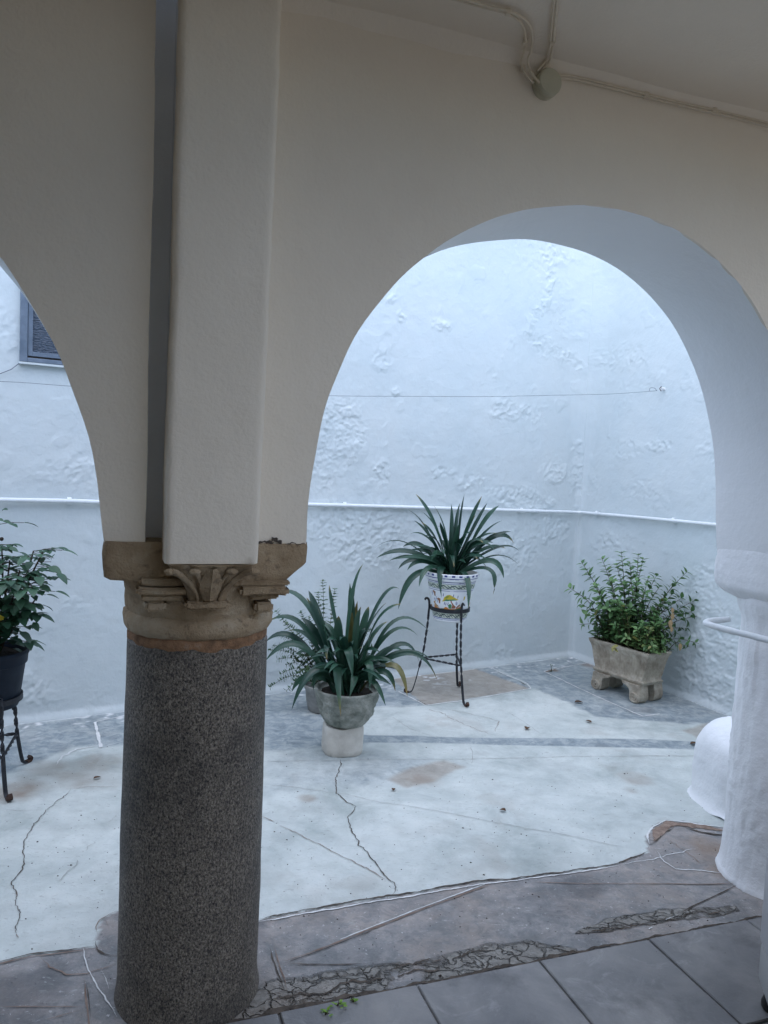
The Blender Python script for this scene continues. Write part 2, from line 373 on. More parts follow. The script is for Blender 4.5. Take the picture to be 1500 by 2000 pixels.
# worn dark border along the foot of the walls
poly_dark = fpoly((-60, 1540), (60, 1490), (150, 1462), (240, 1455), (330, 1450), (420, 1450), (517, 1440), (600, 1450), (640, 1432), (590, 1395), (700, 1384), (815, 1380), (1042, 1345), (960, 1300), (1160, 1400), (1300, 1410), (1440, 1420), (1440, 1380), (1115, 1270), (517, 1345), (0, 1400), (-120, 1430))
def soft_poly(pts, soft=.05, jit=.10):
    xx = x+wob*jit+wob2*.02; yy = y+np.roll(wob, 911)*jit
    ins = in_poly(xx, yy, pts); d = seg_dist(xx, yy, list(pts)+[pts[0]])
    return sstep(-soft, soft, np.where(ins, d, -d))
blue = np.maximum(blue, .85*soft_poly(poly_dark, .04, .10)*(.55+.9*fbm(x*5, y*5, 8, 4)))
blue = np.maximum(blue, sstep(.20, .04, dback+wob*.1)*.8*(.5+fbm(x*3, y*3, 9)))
band = fpoly((700, 1436), (900, 1440), (1100, 1442), (1250, 1444), (1374, 1449), (1374, 1463), (1250, 1460), (1100, 1457), (900, 1452), (700, 1450))
blue = np.maximum(blue, 1.0*soft_poly(band, .012, .012))
blue = np.maximum(blue, .9*soft_poly(fpoly((520, 1400), (640, 1395), (640, 1445), (720, 1438), (700, 1460), (610, 1462), (515, 1462)), .06, .12))
trough_slab = fpoly((1062, 1313), (1150, 1297), (1180, 1325), (1330, 1385), (1310, 1412), (1255, 1400))
blue = np.maximum(blue, .75*soft_poly(trough_slab, .01, .012))
stone = np.maximum(soft_poly(fpoly((765, 1325), (905, 1297), (1035, 1345), (830, 1378)), .008, .01),
                   .9*soft_poly(fpoly((758, 1524), (800, 1500), (862, 1484), (905, 1496), (850, 1526), (795, 1541)), .02, .04))
stone = np.maximum(stone, .8*soft_poly(fpoly((1330, 1425), (1420, 1405), (1425, 1430), (1375, 1450)), .02, .05))
# the worn purple-grey threshold under the arches
thr = fpoly((-900, 2080), (-60, 1892), (60, 1868), (188, 1853), (189, 1838), (196, 1803), (232, 1782), (370, 1850), (505, 1799), (600, 1779), (680, 1766), (760, 1751), (820, 1743), (930, 1723), (1000, 1717), (1090, 1706), (1180, 1693), (1225, 1679), (1266, 1664), (1262, 1636), (1276, 1614), (1302, 1603), (1345, 1606), (1420, 1617), (1500, 1632), (1900, 1700), (2300, 2400), (-900, 2800))
purp = np.where(in_poly(x+wob2*.012, y+np.roll(wob2, 77)*.012, thr), 1., 0.); purp = np.maximum(purp, (n_ < -.14)*1.)
brk = np.zeros_like(x)
for ss_, lo, hi in (([.06, .25, .45, .7, .9, 1.05, 1.16], [-.20]*7, [-.10, -.03, -.045, -.075, -.055, -.07, -.18]), ([1.2, 1.35, 1.6, 1.85], [-.11, -.12, -.13, -.14], [-.10, -.055, -.05, -.08]), ([-.4, -.2, .05, .14], [-.24]*4, [-.15, -.12, -.13, -.17])):
    l = np.interp(s_, ss_, lo); h = np.interp(s_, ss_, hi); mid = (l+h)/2; hw_ = (h-l)/2+1e-6
    brk = np.maximum(brk, sstep(1.25, .55, np.abs(n_-mid+wob*.05)/hw_)*(s_ > ss_[0])*(s_ < ss_[-1]))
stone = np.where(purp > .5, 0, stone); blue = np.where(purp > .5, blue*.3, blue)
lumpz = sstep(.45, .7, fbm(x*4, y*4, 33, 4))
wear_r = .22*sstep(.62, .8, fbm(x*2.3, y*2.3, 12, 5))*sstep(.35, .6, fbm(x*9, y*9, 13))
for (px, py, r, a) in ((30, 1540, .16, .6), (180, 1500, .22, .45), (600, 1560, .05, .5), (680, 1290, .1, .3), (820, 1520, .12, .35), (1240, 1520, .10, .35), (1150, 1300, .08, .5), (930, 1303, .06, .6), (1400, 1660, .16, .55), (1440, 1700, .12, .5), (100, 1500, .15, .35), (560, 1990, .2, .3), (1235, 1545, .06, .35), (1085, 1310, .03, .9)):
    q = floor(px, py); wear_r = np.maximum(wear_r, 1.35*a*sstep(r, r*.2, np.hypot(x-q[0], y-q[1])+wob*r*1.2)*(.4+fbm(x*14, y*14, 17)))
wear_w = sstep(.66, .70, fbm(x*26, y*26, 41, 3))*sstep(.40, .05, dback)*(fbm(x*7, y*7, 6) > .5)
wear_w = np.maximum(wear_w, .8*sstep(.035, .008, np.abs(dback)+wob*.03))
wear_w = np.maximum(wear_w, .8*sstep(.03, .008, np.abs(dside)+wob*.03))
wear_k = .5*sstep(.62, .8, fbm(x*3, y*3+5, 51, 5))*purp
wear_k = np.maximum(wear_k, .10*sstep(.6, .75, fbm(x*5, y*5+5, 55, 5)))
brk = brk*(.35+.65*sstep(.25, .50, fbm(x*8, y*8, 91, 4)))
blue = np.maximum(blue, .42*soft_poly(fpoly((505, 1470), (640, 1455), (900, 1490), (760, 1540), (620, 1545), (505, 1560)), .12, .18)*(.5+fbm(x*6, y*6, 93)))
zone = np.stack([np.clip(blue, 0, 1), np.clip(stone, 0, 1), purp], -1); wear = np.stack([np.clip(wear_r, 0, 1)*.8, np.clip(wear_w, 0, 1), np.clip(wear_k, 0, 1)], -1)
hz = (fbm(x*1.3, y*1.3, 61, 3)-.5)*.012 + (fbm(x*9, y*9, 62, 3)-.5)*.003 + brk*(.016*fbm(x*16, y*16, 63, 3)-.006)
hz -= .004*np.clip(stone, 0, 1)
V = np.stack([x, y, hz], -1)
def zfloor(px, py):
    q = floor(px, py); i = int(np.argmin(np.abs(gx-q[0]))); j = int(np.argmin(np.abs(gy-q[1])))
    return hz.reshape(X.shape)[i, j]
HZ = hz.reshape(X.shape)
def hz_at(px, py): return HZ[int(np.clip(np.searchsorted(gx, px), 0, len(gx)-1)), int(np.clip(np.searchsorted(gy, py), 0, len(gy)-1))]

RW_K = {0: .42, 1: .5, 2: .5, 3: .5, 4: 1., 5: .9}
RV, RF, RM = [], [], []             # ribbons: cracks, joints and lime lines lying on the sheet
def ribbon(px, wid, mi, jit=.006, lift=.003, sub=7, taper=True, world=False, skip=0.):
    P = [np.array(p[:2], float) for p in px] if world else [floor(*p)[:2] for p in px]
    Q = []
    for a, b in zip(P[:-1], P[1:]):
        k = max(2, int(np.linalg.norm(b-a)/.009)) if sub else 2
        for j in range(k): Q.append(a+(b-a)*j/k)
    Q.append(P[-1]); Q = np.array(Q)
    L = np.concatenate([[0], np.cumsum(np.linalg.norm(np.diff(Q, axis=0), axis=1))])
    sd_ = random.randint(0, 9999)
    T = np.gradient(Q, axis=0); T /= np.linalg.norm(T, axis=1)[:, None]+1e-9; N = np.stack([-T[:, 1], T[:, 0]], -1)
    off = ((fbm(L*14, L*0+sd_, sd_, 4)-.5)*2*jit + (fbm(L*60, L*0+sd_+4, sd_, 3)-.5)*jit*.9)[:, None]
    Q = Q+N*off
    ww = wid*RW_K[mi]*(.25+1.5*fbm(L*34, L*0+3.3, sd_+5, 4)**1.3)
    if taper: ww = ww*np.clip(np.minimum(L, L[-1]-L)/.06, .15, 1)
    gap = fbm(L*9, L*0+7.7, sd_+9, 2)
    b0 = len(RV)
    for i in range(len(Q)):
        for sg in (-1, 1):
            p = Q[i]+N[i]*sg*ww[i]/2; RV.append((p[0], p[1], hz_at(p[0], p[1])+lift))
    for i in range(len(Q)-1):
        if skip and gap[i] < skip: continue
        a = b0+2*i; RF.append((a, a+1, a+3, a+2)); RM.append(mi)
K, FT, RD, LM, BK = 0, 1, 2, 3, 4
ribbon([(505, 1798), (600, 1778), (680, 1765), (760, 1750), (820, 1742), (930, 1722), (1000, 1716), (1090, 1705), (1180, 1692), (1205, 1688), (1225, 1678), (1268, 1664)], .016, K, .008)
ribbon([(505, 1803), (680, 1771), (830, 1747), (950, 1727), (1090, 1710), (1205, 1693)], .012, LM, .005)
ribbon([(-40, 1890), (60, 1868), (190, 1852)], .010, K, .004)
ribbon([(-40, 1894), (60, 1872), (190, 1857)], .008, RD, .004)
ribbon([(188, 1842), (190, 1858), (203, 1868), (232, 1870)], .016, K, .006)
ribbon([(190, 1830), (188, 1815), (195, 1802), (232, 1780)], .006, RD, .004)
ribbon([(204, 1798), (214, 1820)], .005, RD, .003)
ribbon([(665, 1484), (662, 1505), (656, 1535), (655, 1552), (672, 1565), (695, 1577), (685, 1590), (679, 1608), (684, 1625), (698, 1645), (697, 1655), (718, 1668), (735, 1690), (752, 1708), (768, 1725), (769, 1750)], .010, K, .012, skip=.22)
ribbon([(695, 1577), (722, 1570)], .004, K, .004)
ribbon([(140, 1540), (90, 1583), (75, 1598), (58, 1625), (48, 1645), (51, 1668), (42, 1700), (25, 1726), (33, 1750), (27, 1770), (36, 1785), (30, 1815), (34, 1832)], .008, K, .012, skip=.2)
ribbon([(33, 1745), (35, 1752)], .02, RD); ribbon([(32, 1828), (37, 1834)], .025, RD)
ribbon([(0, 1580), (30, 1584), (90, 1583)], .004, FT); ribbon([(140, 1540), (230, 1535)], .006, RD, .01)
ribbon([(517, 1532), (580, 1540), (655, 1550), (740, 1568), (850, 1585), (960, 1608), (1050, 1624), (1130, 1637), (1230, 1660)], .005, FT, .008)
ribbon([(505, 1594), (560, 1620), (640, 1660), (700, 1690), (760, 1722)], .006, RD, .008, skip=.3)
ribbon([(517, 1487), (660, 1486), (900, 1483), (1100, 1478), (1370, 1476)], .006, FT, .003)
ribbon([(917, 1455), (924, 1475), (921, 1494)], .005, FT, .006)
ribbon([(760, 1398), (800, 1425), (850, 1440)], .005, FT, .01, skip=.3)
ribbon([(830, 1382), (900, 1412), (960, 1436)], .006, RD, .02, skip=.35)
ribbon([(870, 1385), (940, 1400), (975, 1410), (965, 1432)], .005, RD, .012, skip=.3)
ribbon([(990, 1390), (1060, 1436)], .004, FT, .006); ribbon([(1060, 1380), (1150, 1372)], .004, FT, .01)
ribbon([(230, 1590), (150, 1680), (100, 1740)], .005, FT, .02, skip=.4)
ribbon([(700, 1384), (815, 1379)], .012, LM, .003, taper=False)
ribbon([(778, 1352), (832, 1379), (900, 1370), (1037, 1346), (1030, 1336), (985, 1318), (960, 1305)], .020, LM, .003, taper=False, skip=.22)
ribbon([(808, 1366), (832, 1377), (850, 1374)], .010, K, .006)
ribbon([(1030, 1341), (1015, 1332)], .02, K, .005)
ribbon([(1152, 1294), (1063, 1312), (1110, 1335), (1180, 1368), (1255, 1400), (1288, 1396)], .018, LM, .004, taper=False, skip=.22)
ribbon([(1350, 1383), (1368, 1388)], .012, LM)
ribbon([(1088, 1306), (1064, 1313)], .05, RD, .01)
ribbon([(185, 1412), (198, 1462)], .030, LM, .003, taper=False); ribbon([(186, 1412), (238, 1400)], .016, LM, .003, taper=False); ribbon([(198, 1461), (240, 1450)], .008, LM, .002)
ribbon([(110, 1495), (125, 1478), (150, 1466), (190, 1458)], .020, LM, .01, skip=.3)
# the incised lines of the threshold
ribbon([(556, 1880), (640, 1850), (740, 1810), (830, 1775), (960, 1728)], .011, RD, .002); ribbon([(556, 1884), (700, 1830), (745, 1812)], .007, K, .002, skip=.3)
ribbon([(640, 1846), (740, 1806), (830, 1771), (960, 1724)], .008, LM, .002, skip=.4)
ribbon([(556, 1885), (720, 1885)], .009, K, .001); ribbon([(735, 1885), (870, 1883)], .009, K, .001); ribbon([(895, 1882), (930, 1881)], .006, K, .001)
ribbon([(527, 1851), (540, 1895), (556, 1940)], .010, K, .003); ribbon([(535, 1850), (548, 1895), (562, 1938)], .008, RD, .003)
ribbon([(1040, 1724), (1150, 1727), (1290, 1728), (1440, 1727)], .007, RD, .001); ribbon([(1250, 1729), (1438, 1728)], .005, K, .001)
ribbon([(1443, 1728), (1385, 1757), (1325, 1786)], .010, K, .001); ribbon([(1325, 1786), (1250, 1826)], .008, LM, .003, skip=.3)
ribbon([(1425, 1712), (1490, 1754)], .007, K, .002)
ribbon([(1282, 1664), (1298, 1684), (1320, 1699), (1370, 1701), (1420, 1708)], .010, LM, .005)
ribbon([(1268, 1650), (1262, 1635), (1275, 1615), (1300, 1604), (1340, 1607), (1420, 1618)], .016, LM, .006)
ribbon([(1270, 1651), (1285, 1640), (1297, 1628), (1318, 1618)], .018, K, .008); ribbon([(1330, 1616), (1370, 1628), (1422, 1634)], .030, K, .006)
ribbon([(1275, 1643), (1290, 1622), (1310, 1610), (1345, 1612), (1420, 1624)], .05, 5, .008, lift=.003)
ribbon([(1207, 1690), (1285, 1678), (1360, 1660)], .006, LM, .01, skip=.3)
ribbon([(1300, 1640), (1380, 1690), (1450, 1735)], .006, RD, .02, skip=.3)
ribbon([(160, 1852), (175, 1900), (190, 1930), (228, 1990)], .008, LM, .004); ribbon([(200, 1900), (212, 1935)], .008, LM, .004)
ribbon([(0, 1970), (165, 1970)], .009, RD, .001); ribbon([(165, 1920), (172, 1985), (180, 2060)], .012, RD, .002); ribbon([(169, 1920), (177, 1990)], .006, K, .002)
ribbon([(84, 1874), (95, 1895), (130, 1907), (170, 1906), (226, 1886)], .009, RD, .008)
ribbon([(80, 1998), (160, 1975)], .006, RD, .002)
ribbon([(530, 1945), (555, 1940), (590, 1936), (608, 1945)], .008, K, .01)
def edge_px(s0, s1, n0, k=24): return [W(a, n0+.006*sin(a*31), 0) for a in np.linspace(s0, s1, k)]
ribbon(edge_px(.06, .62, -.176), .040, K, .010, world=True); ribbon(edge_px(.55, 1.25, -.178), .030, K, .009, world=True); ribbon(edge_px(1.15, 1.95, -.179), .022, K, .008, world=True)
ribbon(edge_px(.20, .75, -.125), .018, K, .022, world=True, skip=.35); ribbon(edge_px(.55, 1.05, -.095), .016, K, .020, world=True, skip=.35); ribbon(edge_px(1.25, 1.8, -.105), .014, K, .016, world=True, skip=.3)
NF0 = len(RV)
me_mats = [FLOOR]
fl = raw('courtyard_floor', V, grid_faces(len(gx), len(gy)), [FLOOR], attr={'zone': zone, 'wear': wear, 'broken': np.stack([brk, brk, brk], -1)}, smooth=180)
structure(fl)
me = bpy.data.meshes.new('floor_cracks'); me.from_pydata(RV, [], RF)
BROWN = flatmat('exposed_brick', (.20, .14, .11), (.33, .25, .20), .9, 40, .006)
lines = link('floor_cracks', me, [CRACK, FAINT, RUSTY, LIME, BROKEN, BROWN]); me.polygons.foreach_set('material_index', RM)
lines.parent = fl

# gallery floor: dark tiles, joints, and the crumbling edge along them
EN0 = -.165
def gal_n(s): return np.interp(s, [-3, -.3, -.2, .25, .8, 1.1, 1.5, 2, 3], [-.17, -.17, -.165, -.17, -.175, -.172, -.18, -.185, -.19])
bm = bmesh.new()
TS, GAP = .40, .007
for i in range(-9, 10):
    for j in range(0, 11):
        s0, s1 = .22+i*TS+(.11 if j % 2 else 0), .22+(i+1)*TS+(.11 if j % 2 else 0); n1 = -.185-j*TS; n0 = n1-TS
        if s1 < -3.5 or s0 > 3.3: continue
        a = [W(s0+GAP/2, n0+GAP/2, 0), W(s1-GAP/2, n0+GAP/2, 0), W(s1-GAP/2, n1-GAP/2, 0), W(s0+GAP/2, n1-GAP/2, 0)]
        t = random.uniform(-.0015, .0015)
        vs = [bm.verts.new((p[0], p[1], .011+t+random.uniform(-.001, .001))) for p in a]; vb = [bm.verts.new((p[0], p[1], -.02)) for p in a]
        bm.faces.new(vs)
        for k in range(4): bm.faces.new((vs[k], vb[k], vb[(k+1) % 4], vs[(k+1) % 4]))
bmesh.ops.bevel(bm, geom=[e for e in bm.edges if all(v.co.z > .005 for v in e.verts)], offset=.003, segments=1, affect='EDGES')
gf = structure(obj('gallery_floor', bm, TILE))
bm = bmesh.new()
a = [W(-3.6, -4.4, .003), W(3.4, -4.4, .003), W(3.4, -.19, .003), W(-3.6, -.19, .003)]; bm.faces.new([bm.verts.new(p) for p in a])
obj('grout', bm, flatmat('grey_grout', (.13, .13, .13), (.24, .235, .225)), gf)
# ------------------------------------------------------------------ courtyard walls (true relief)
def relief_wall(name, p0, dvec, nvec, us, zs, hfun, mat, top=None):
    U, Z = np.meshgrid(us, zs, indexing='ij'); u = U.ravel(); z = Z.ravel(); h = hfun(u, z)
    if top is not None: z = np.minimum(z, np.interp(u, *top))
    Vv = np.stack([p0[0]+dvec[0]*u+nvec[0]*h, p0[1]+dvec[1]*u+nvec[1]*h, z], -1)
    nu, nv = len(us), len(zs); F = grid_faces(nu, nv); Vv = Vv.tolist()
    # give the wall its thickness behind
    b = len(Vv); T = .35
    for (uu, zz) in ((us[0], zs[0]), (us[-1], zs[0]), (us[-1], zs[-1]), (us[0], zs[-1])):
        Vv.append((p0[0]+dvec[0]*uu-nvec[0]*T, p0[1]+dvec[1]*uu-nvec[1]*T, zz if top is None or zz < 1 else float(np.interp(uu, *top))))
    F.append((b, b+1, b+2, b+3)); F.append((b, b+3)+tuple(nv-1-i for i in range(nv)))
    F.append((b+2, b+1)+tuple((nu-1)*nv+i for i in range(nv)))
    F.append((b+3, b+2)+tuple(i*nv+nv-1 for i in range(nu-1, -1, -1)))
    return raw(name, Vv, F, mat, smooth=180)
def plane_uv(px, py, p0, dvec, nvec):
    v = ray(px, py); t = ((p0[0]-_C[0])*nvec[0]+(p0[1]-_C[1])*nvec[1])/(v[0]*nvec[0]+v[1]*nvec[1]); p = _C+v*t
    return ((p[0]-p0[0])*dvec[0]+(p[1]-p0[1])*dvec[1], p[2])
def bwuv(px, py): return plane_uv(px, py, BW0, BD, BNn)
def swuv(px, py): return plane_uv(px, py, BC, SD, SNn)
def z7(x, y): return (600+x/1.829, 440+y/1.829)
BLISTER = [(z7(120, 740), 95, 130, 1.), (z7(60, 850), 60, 120, .8), (z7(270, 885), 40, 55, 1.), (z7(480, 895), 60, 25, 1.), (z7(580, 930), 55, 32, 1.), (z7(730, 965), 100, 42, 1.), (z7(830, 990), 60, 30, 1.), (z7(890, 885), 50, 38, 1.),
           (z7(1010, 900), 90, 70, .9), (z7(1070, 870), 90, 40, .7), (z7(700, 650), 40, 60, .9), (z7(770, 670), 75, 30, .8), (z7(300, 265), 30, 16, 1.), (z7(340, 320), 20, 20, 1.), (z7(475, 358), 36, 18, 1.), (z7(320, 592), 18, 22, 1.), (z7(270, 470), 45, 60, .7), (z7(890, 110), 60, 40, .8),
           (z7(820, 400), 60, 40, .7), (z7(150, 1080), 200, 60, .9), ((720, 1050), 170, 130, 1.), ((650, 1010), 110, 60, .8), ((790, 1010), 80, 40, .7), ((1000, 1080), 90, 90, .55), ((1080, 1030), 70, 60, .7), ((60, 1345), 90, 70, .9), ((985, 1280), 50, 40, .8), ((120, 920), 150, 60, .45), ((30, 660), 60, 120, .4), ((160, 1180), 90, 40, .4)]
VLINE = [z7(*p) for p in ((880, 60), (860, 150), (870, 200), (850, 270), (800, 340), (805, 400), (850, 440), (930, 455), (985, 530), (1005, 620), (992, 700), (990, 770), (955, 800), (985, 850), (965, 930), (980, 1010))]
def ridged(u, z, sc, seed): return 1-np.abs(2*fbm(u*sc, z*sc, seed, 4)-1)*2.2
def wall_h(uvf, blisters, lines_, seed, corner):
    ct = [(uvf(px, py), uvf(px+rx/1.829, py), uvf(px, py-ry/1.829), a) for (px, py), rx, ry, a in blisters]
    lw = [uvf(*p) for p in lines_] if lines_ else None
    def h(u, z):
        wu = (fbm(u*5, z*5, seed+1, 4)-.5)*.10; wz = (fbm(u*5+9, z*5, seed+2, 4)-.5)*.10
        r = .016*(fbm(u*1.1, z*1.1, seed+3, 3)-.5) + .005*(fbm(u*4.2, z*4.2, seed+4, 3)-.5) + .0022*(fbm(u*22, z*22, seed+5, 3)-.5)
        mask = np.zeros_like(u)
        for c, ex, ez, a in ct:
            ru = max(abs(ex[0]-c[0]), .02); rz = max(abs(ez[1]-c[1]), .02)
            d = np.hypot((u+wu-c[0])/ru, (z+wz-c[1])/rz)
            mask = np.maximum(mask, a*sstep(1.25, .55, d))
        if lw:
            d = seg_dist(u+wu*.7, z+wz*.7, lw); mask = np.maximum(mask, .85*sstep(.075, .015, d))
        plates = sstep(.475, .525, fbm(u*15+wu*14, z*15+wz*14, seed+6, 4))
        rid = np.clip(ridged(u, z, 11, seed+7), 0, 1)
        crumb = fbm(u*52, z*52, seed+8, 2)-.5
        rid2 = np.clip(ridged(u+wu*.4, z+wz*.4, 24, seed+12), 0, 1)
        r = r + mask*(.0048*plates + .0020*rid + .0038*rid2 + .0065*crumb - .003)
        # scattered low relief everywhere
        sc_ = sstep(.60, .72, fbm(u*2.3, z*2.3, seed+9, 4)); r = r+sc_*(.0016*plates+.0022*crumb)
        r = r + .0020*sstep(.66, .74, fbm(u*7+3, z*7, seed+10, 3)); cw = np.abs(u-corner); R = .05+.27*sstep(1.0, 2.7, z); cc = np.clip(cw, .293*R, R); r = r + R-np.sqrt(np.maximum(R*R-(R-cc)**2, 0))
        return r + .016*sstep(.05, .0, z)
    return h
us = np.concatenate([np.arange(-3.2, -.45, .06), np.arange(-.45, 4.19, .0072)])
zs = np.concatenate([np.arange(-.05, 3.25, .0072), np.arange(3.25, 3.45, .07)])
bwall = relief_wall('courtyard_wall', BW0, BD, BNn, us, zs, wall_h(bwuv, BLISTER, VLINE, 100, 4.13), PL_WHITE, ([-3.2, .9, 1.4, 4.3], [2.75, 2.75, 3.3, 3.3]))
tag(bwall, 'long white limewashed wall at the back of the courtyard with blistered plaster, window and pipe', 'wall')
SBL = [((1390, 1290), 150, 230, 1.), ((1350, 1200), 70, 120, .7), ((1230, 880), 60, 40, .5), ((1200, 700), 120, 60, .5), ((1290, 870), 60, 20, 1.), ((1180, 1060), 60, 60, .45), ((1380, 1140), 60, 80, .7), ((1250, 960), 90, 50, .35)]
us2 = np.concatenate([np.arange(-.06, 1.75, .0072), np.arange(1.75, 3.5, .06)])
swall = relief_wall('courtyard_wall', BC, SD, SNn, us2, zs, wall_h(swuv, SBL, None, 300, 0.), PL_WHITE, ([-.1, 1.05, 1.7, 2.0, 3.5], [3.3, 3.3, 2.6, 1.3, 1.3]))
tag(swall, 'short white wall beside the planter, meeting the long back wall in the corner', 'wall')
# the far end of the courtyard beyond the left arch
e0 = BW0+BD*(-3.2); e1 = np.array(W(-3.5, 0, 0)[:2]); ed = e1-e0; eL = np.linalg.norm(ed); ed /= eL; en = np.array([-ed[1], ed[0]])
bm = bmesh.new(); box(bm, (0, -.35, -.05), (eL, 0, 2.3))
tag(obj('courtyard_wall', bm, PL_WHITE, mw=Matrix(((ed[0], en[0], 0, e0[0]), (ed[1], en[1], 0, e0[1]), (0, 0, 1, 0), (0, 0, 0, 1)))),
    'plain white end wall of the courtyard past the left arch', 'wall')

# ------------------------------------------------------------------ the arcade building
bld = thing('arcade_building', 'whitewashed gallery with round arches, pilaster and plain ceiling, open to the courtyard', 'building', (O[0], O[1], 0), rz=ANG)
NF, NB, ZC, ZT = -.18, .20, 2.612, 2.86
ARCH = [(.247, 1.262), (.244, 1.41), (.255, 1.49), (.270, 1.60), (.300, 1.705), (.350, 1.83), (.417, 1.93), (.527, 2.047), (.612, 2.112), (.714, 2.178), (.87, 2.232), (1.036, 2.26), (1.175, 2.268), (1.32, 2.246), (1.45, 2.202), (1.562, 2.143), (1.64, 2.075), (1.718, 2.0), (1.765, 1.92), (1.84, 1.782), (1.885, 1.65), (1.914, 1.5), (1.928, 1.325), (1.932, 1.20), (1.938, 1.15), (1.965, 1.105)]
ARCHL = [(-.244, 1.262), (-.246, 1.348), (-.255, 1.433), (-.278, 1.553), (-.314, 1.659), (-.359, 1.749), (-.414, 1.845), (-.478, 1.93), (-.57, 2.045), (-.68, 2.14), (-.85, 2.225), (-1.09, 2.265), (-1.33, 2.225), (-1.5, 2.14), (-1.66, 2.02), (-1.80, 1.85), (-1.89, 1.65), (-1.93, 1.4), (-1.94, 0)]
def arc(P, seed):
    Q = np.array(catmull(P, 8)); D = np.concatenate([[0], np.cumsum(np.linalg.norm(np.diff(Q, axis=0), axis=1))]); T = np.linspace(0, D[-1], 110)
    Q = np.stack([np.interp(T, D, Q[:, 0]), np.interp(T, D, Q[:, 1])], -1)
    for _ in range(40): Q[1:-1] = Q[1:-1]*.5+(Q[:-2]+Q[2:])*.25
    return [(q[0]+.004*(mnoise.noise((q[0]*7+seed, q[1]*7, 3.))), q[1]+.004*mnoise.noise((q[0]*7, q[1]*7+seed, 9.))) for q in Q]
prof = arc(ARCHL, 5.)[::-1] + arc(ARCH, 1.)
GL, GR, GD = -.152, -.108, .085         # groove cut to stand in for the pilaster's cast shadow, left side
outL = [(-3.6, 0.)] + arc(ARCHL, 5.)[::-1]
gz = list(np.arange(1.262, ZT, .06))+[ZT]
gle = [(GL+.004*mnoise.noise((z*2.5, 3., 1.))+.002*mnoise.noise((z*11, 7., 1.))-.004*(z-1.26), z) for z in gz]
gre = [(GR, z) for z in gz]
outR = arc(ARCH, 1.) + [(2.40, 1.105), (2.43, 1.15), (2.43, 1.2), (2.6, 1.2), (2.6, 0.), (3.5, 0.), (3.5, ZT)]
prof = arc(ARCHL, 5.)[::-1] + arc(ARCH, 1.)
outline = outL + outR + [(-3.6, ZT)]
bm = bmesh.new()
fvo = [bm.verts.new((p[0], NF, p[1])) for p in outline]; bv = [bm.verts.new((p[0], NB, p[1])) for p in outline]
nl = len(outL)
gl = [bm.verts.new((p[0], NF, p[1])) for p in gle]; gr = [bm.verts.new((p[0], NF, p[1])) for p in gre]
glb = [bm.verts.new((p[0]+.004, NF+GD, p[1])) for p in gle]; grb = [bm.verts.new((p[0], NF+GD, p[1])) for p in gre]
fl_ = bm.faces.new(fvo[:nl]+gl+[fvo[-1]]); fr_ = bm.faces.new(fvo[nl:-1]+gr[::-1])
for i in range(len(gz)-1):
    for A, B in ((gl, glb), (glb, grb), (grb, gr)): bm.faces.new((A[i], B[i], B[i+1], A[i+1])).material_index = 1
fb = bm.faces.new(bv[::-1]); fb.material_index = 1
k = len(outline)
for i in range(k):
    j = (i+1) % k
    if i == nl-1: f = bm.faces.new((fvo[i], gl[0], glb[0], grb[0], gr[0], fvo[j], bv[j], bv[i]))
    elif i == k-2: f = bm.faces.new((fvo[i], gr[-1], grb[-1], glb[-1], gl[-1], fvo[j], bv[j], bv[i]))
    else: f = bm.faces.new((fvo[i], bv[i], bv[j], fvo[j]))
    f.material_index = 1
fv = fvo
np_ = len(prof)
bm.verts.index_update(); fset, bset = set(fv[1:np_+3]), set(bv[1:np_+3])
fe = [e for e in bm.edges if all(v in fset for v in e.verts)] + [e for e in bm.edges if all(v in bset for v in e.verts)]
bmesh.ops.bevel(bm, geom=fe, offset=.010, segments=3, affect='EDGES', profile=.5, clamp_overlap=True)
for f in bm.faces:
    if f.calc_center_median().y > NF+.02 and len(f.verts) <= 4: f.material_index = 1
bmesh.ops.triangulate(bm, faces=[f for f in bm.faces if len(f.verts) > 5])
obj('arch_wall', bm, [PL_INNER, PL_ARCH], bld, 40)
# pilaster: hand-trowelled, edges wander
def pilaster(s0, zb, seed):
    bm = bmesh.new(); rings = []
    zz = [zb, zb+.004]+list(np.arange(zb+.03, ZC+.02, .03))
    for i, z in enumerate(zz):
        wl = .113+.004*mnoise.noise((z*3, seed, 0))+.003*mnoise.noise((z*13, seed, 5)) - .006*(z-1.25)/1.35; wr = .104+.004*mnoise.noise((z*2.5, seed, 9))+.0025*mnoise.noise((z*12, seed, 3))+.012*(z-1.25)/1.35
        d = .115+.003*mnoise.noise((z*3, seed, 7)); r = .012 if i else .02
        sh = .01 if i == 0 else 0
        prof_ = [(-wl, NF+.01), (-wl+sh, NF-d+r), (-wl+r*.3+sh, NF-d+r*.3), (-wl+r+sh, NF-d+sh)]
        for t in np.linspace(.1, .9, 7): prof_.append((-wl+(wl+wr)*t, NF-d+sh-.002*mnoise.noise((t*6, z*5, seed))))
        prof_ += [(wr-r-sh, NF-d+sh), (wr-r*.3-sh, NF-d+r*.3), (wr-sh, NF-d+r), (wr, NF+.01)]
        rings.append([bm.verts.new((s0+p[0], p[1], z)) for p in prof_])
    for a, b in zip(rings[:-1], rings[1:]):
        for j in range(len(a)-1): bm.faces.new((a[j], a[j+1], b[j+1], b[j]))
    bm.faces.new(rings[0][::-1])
    obj('pilaster', bm, PL_INNER, bld, 50)
pilaster(0, 1.236, 2.); pilaster(2.19, 1.10, 6.)
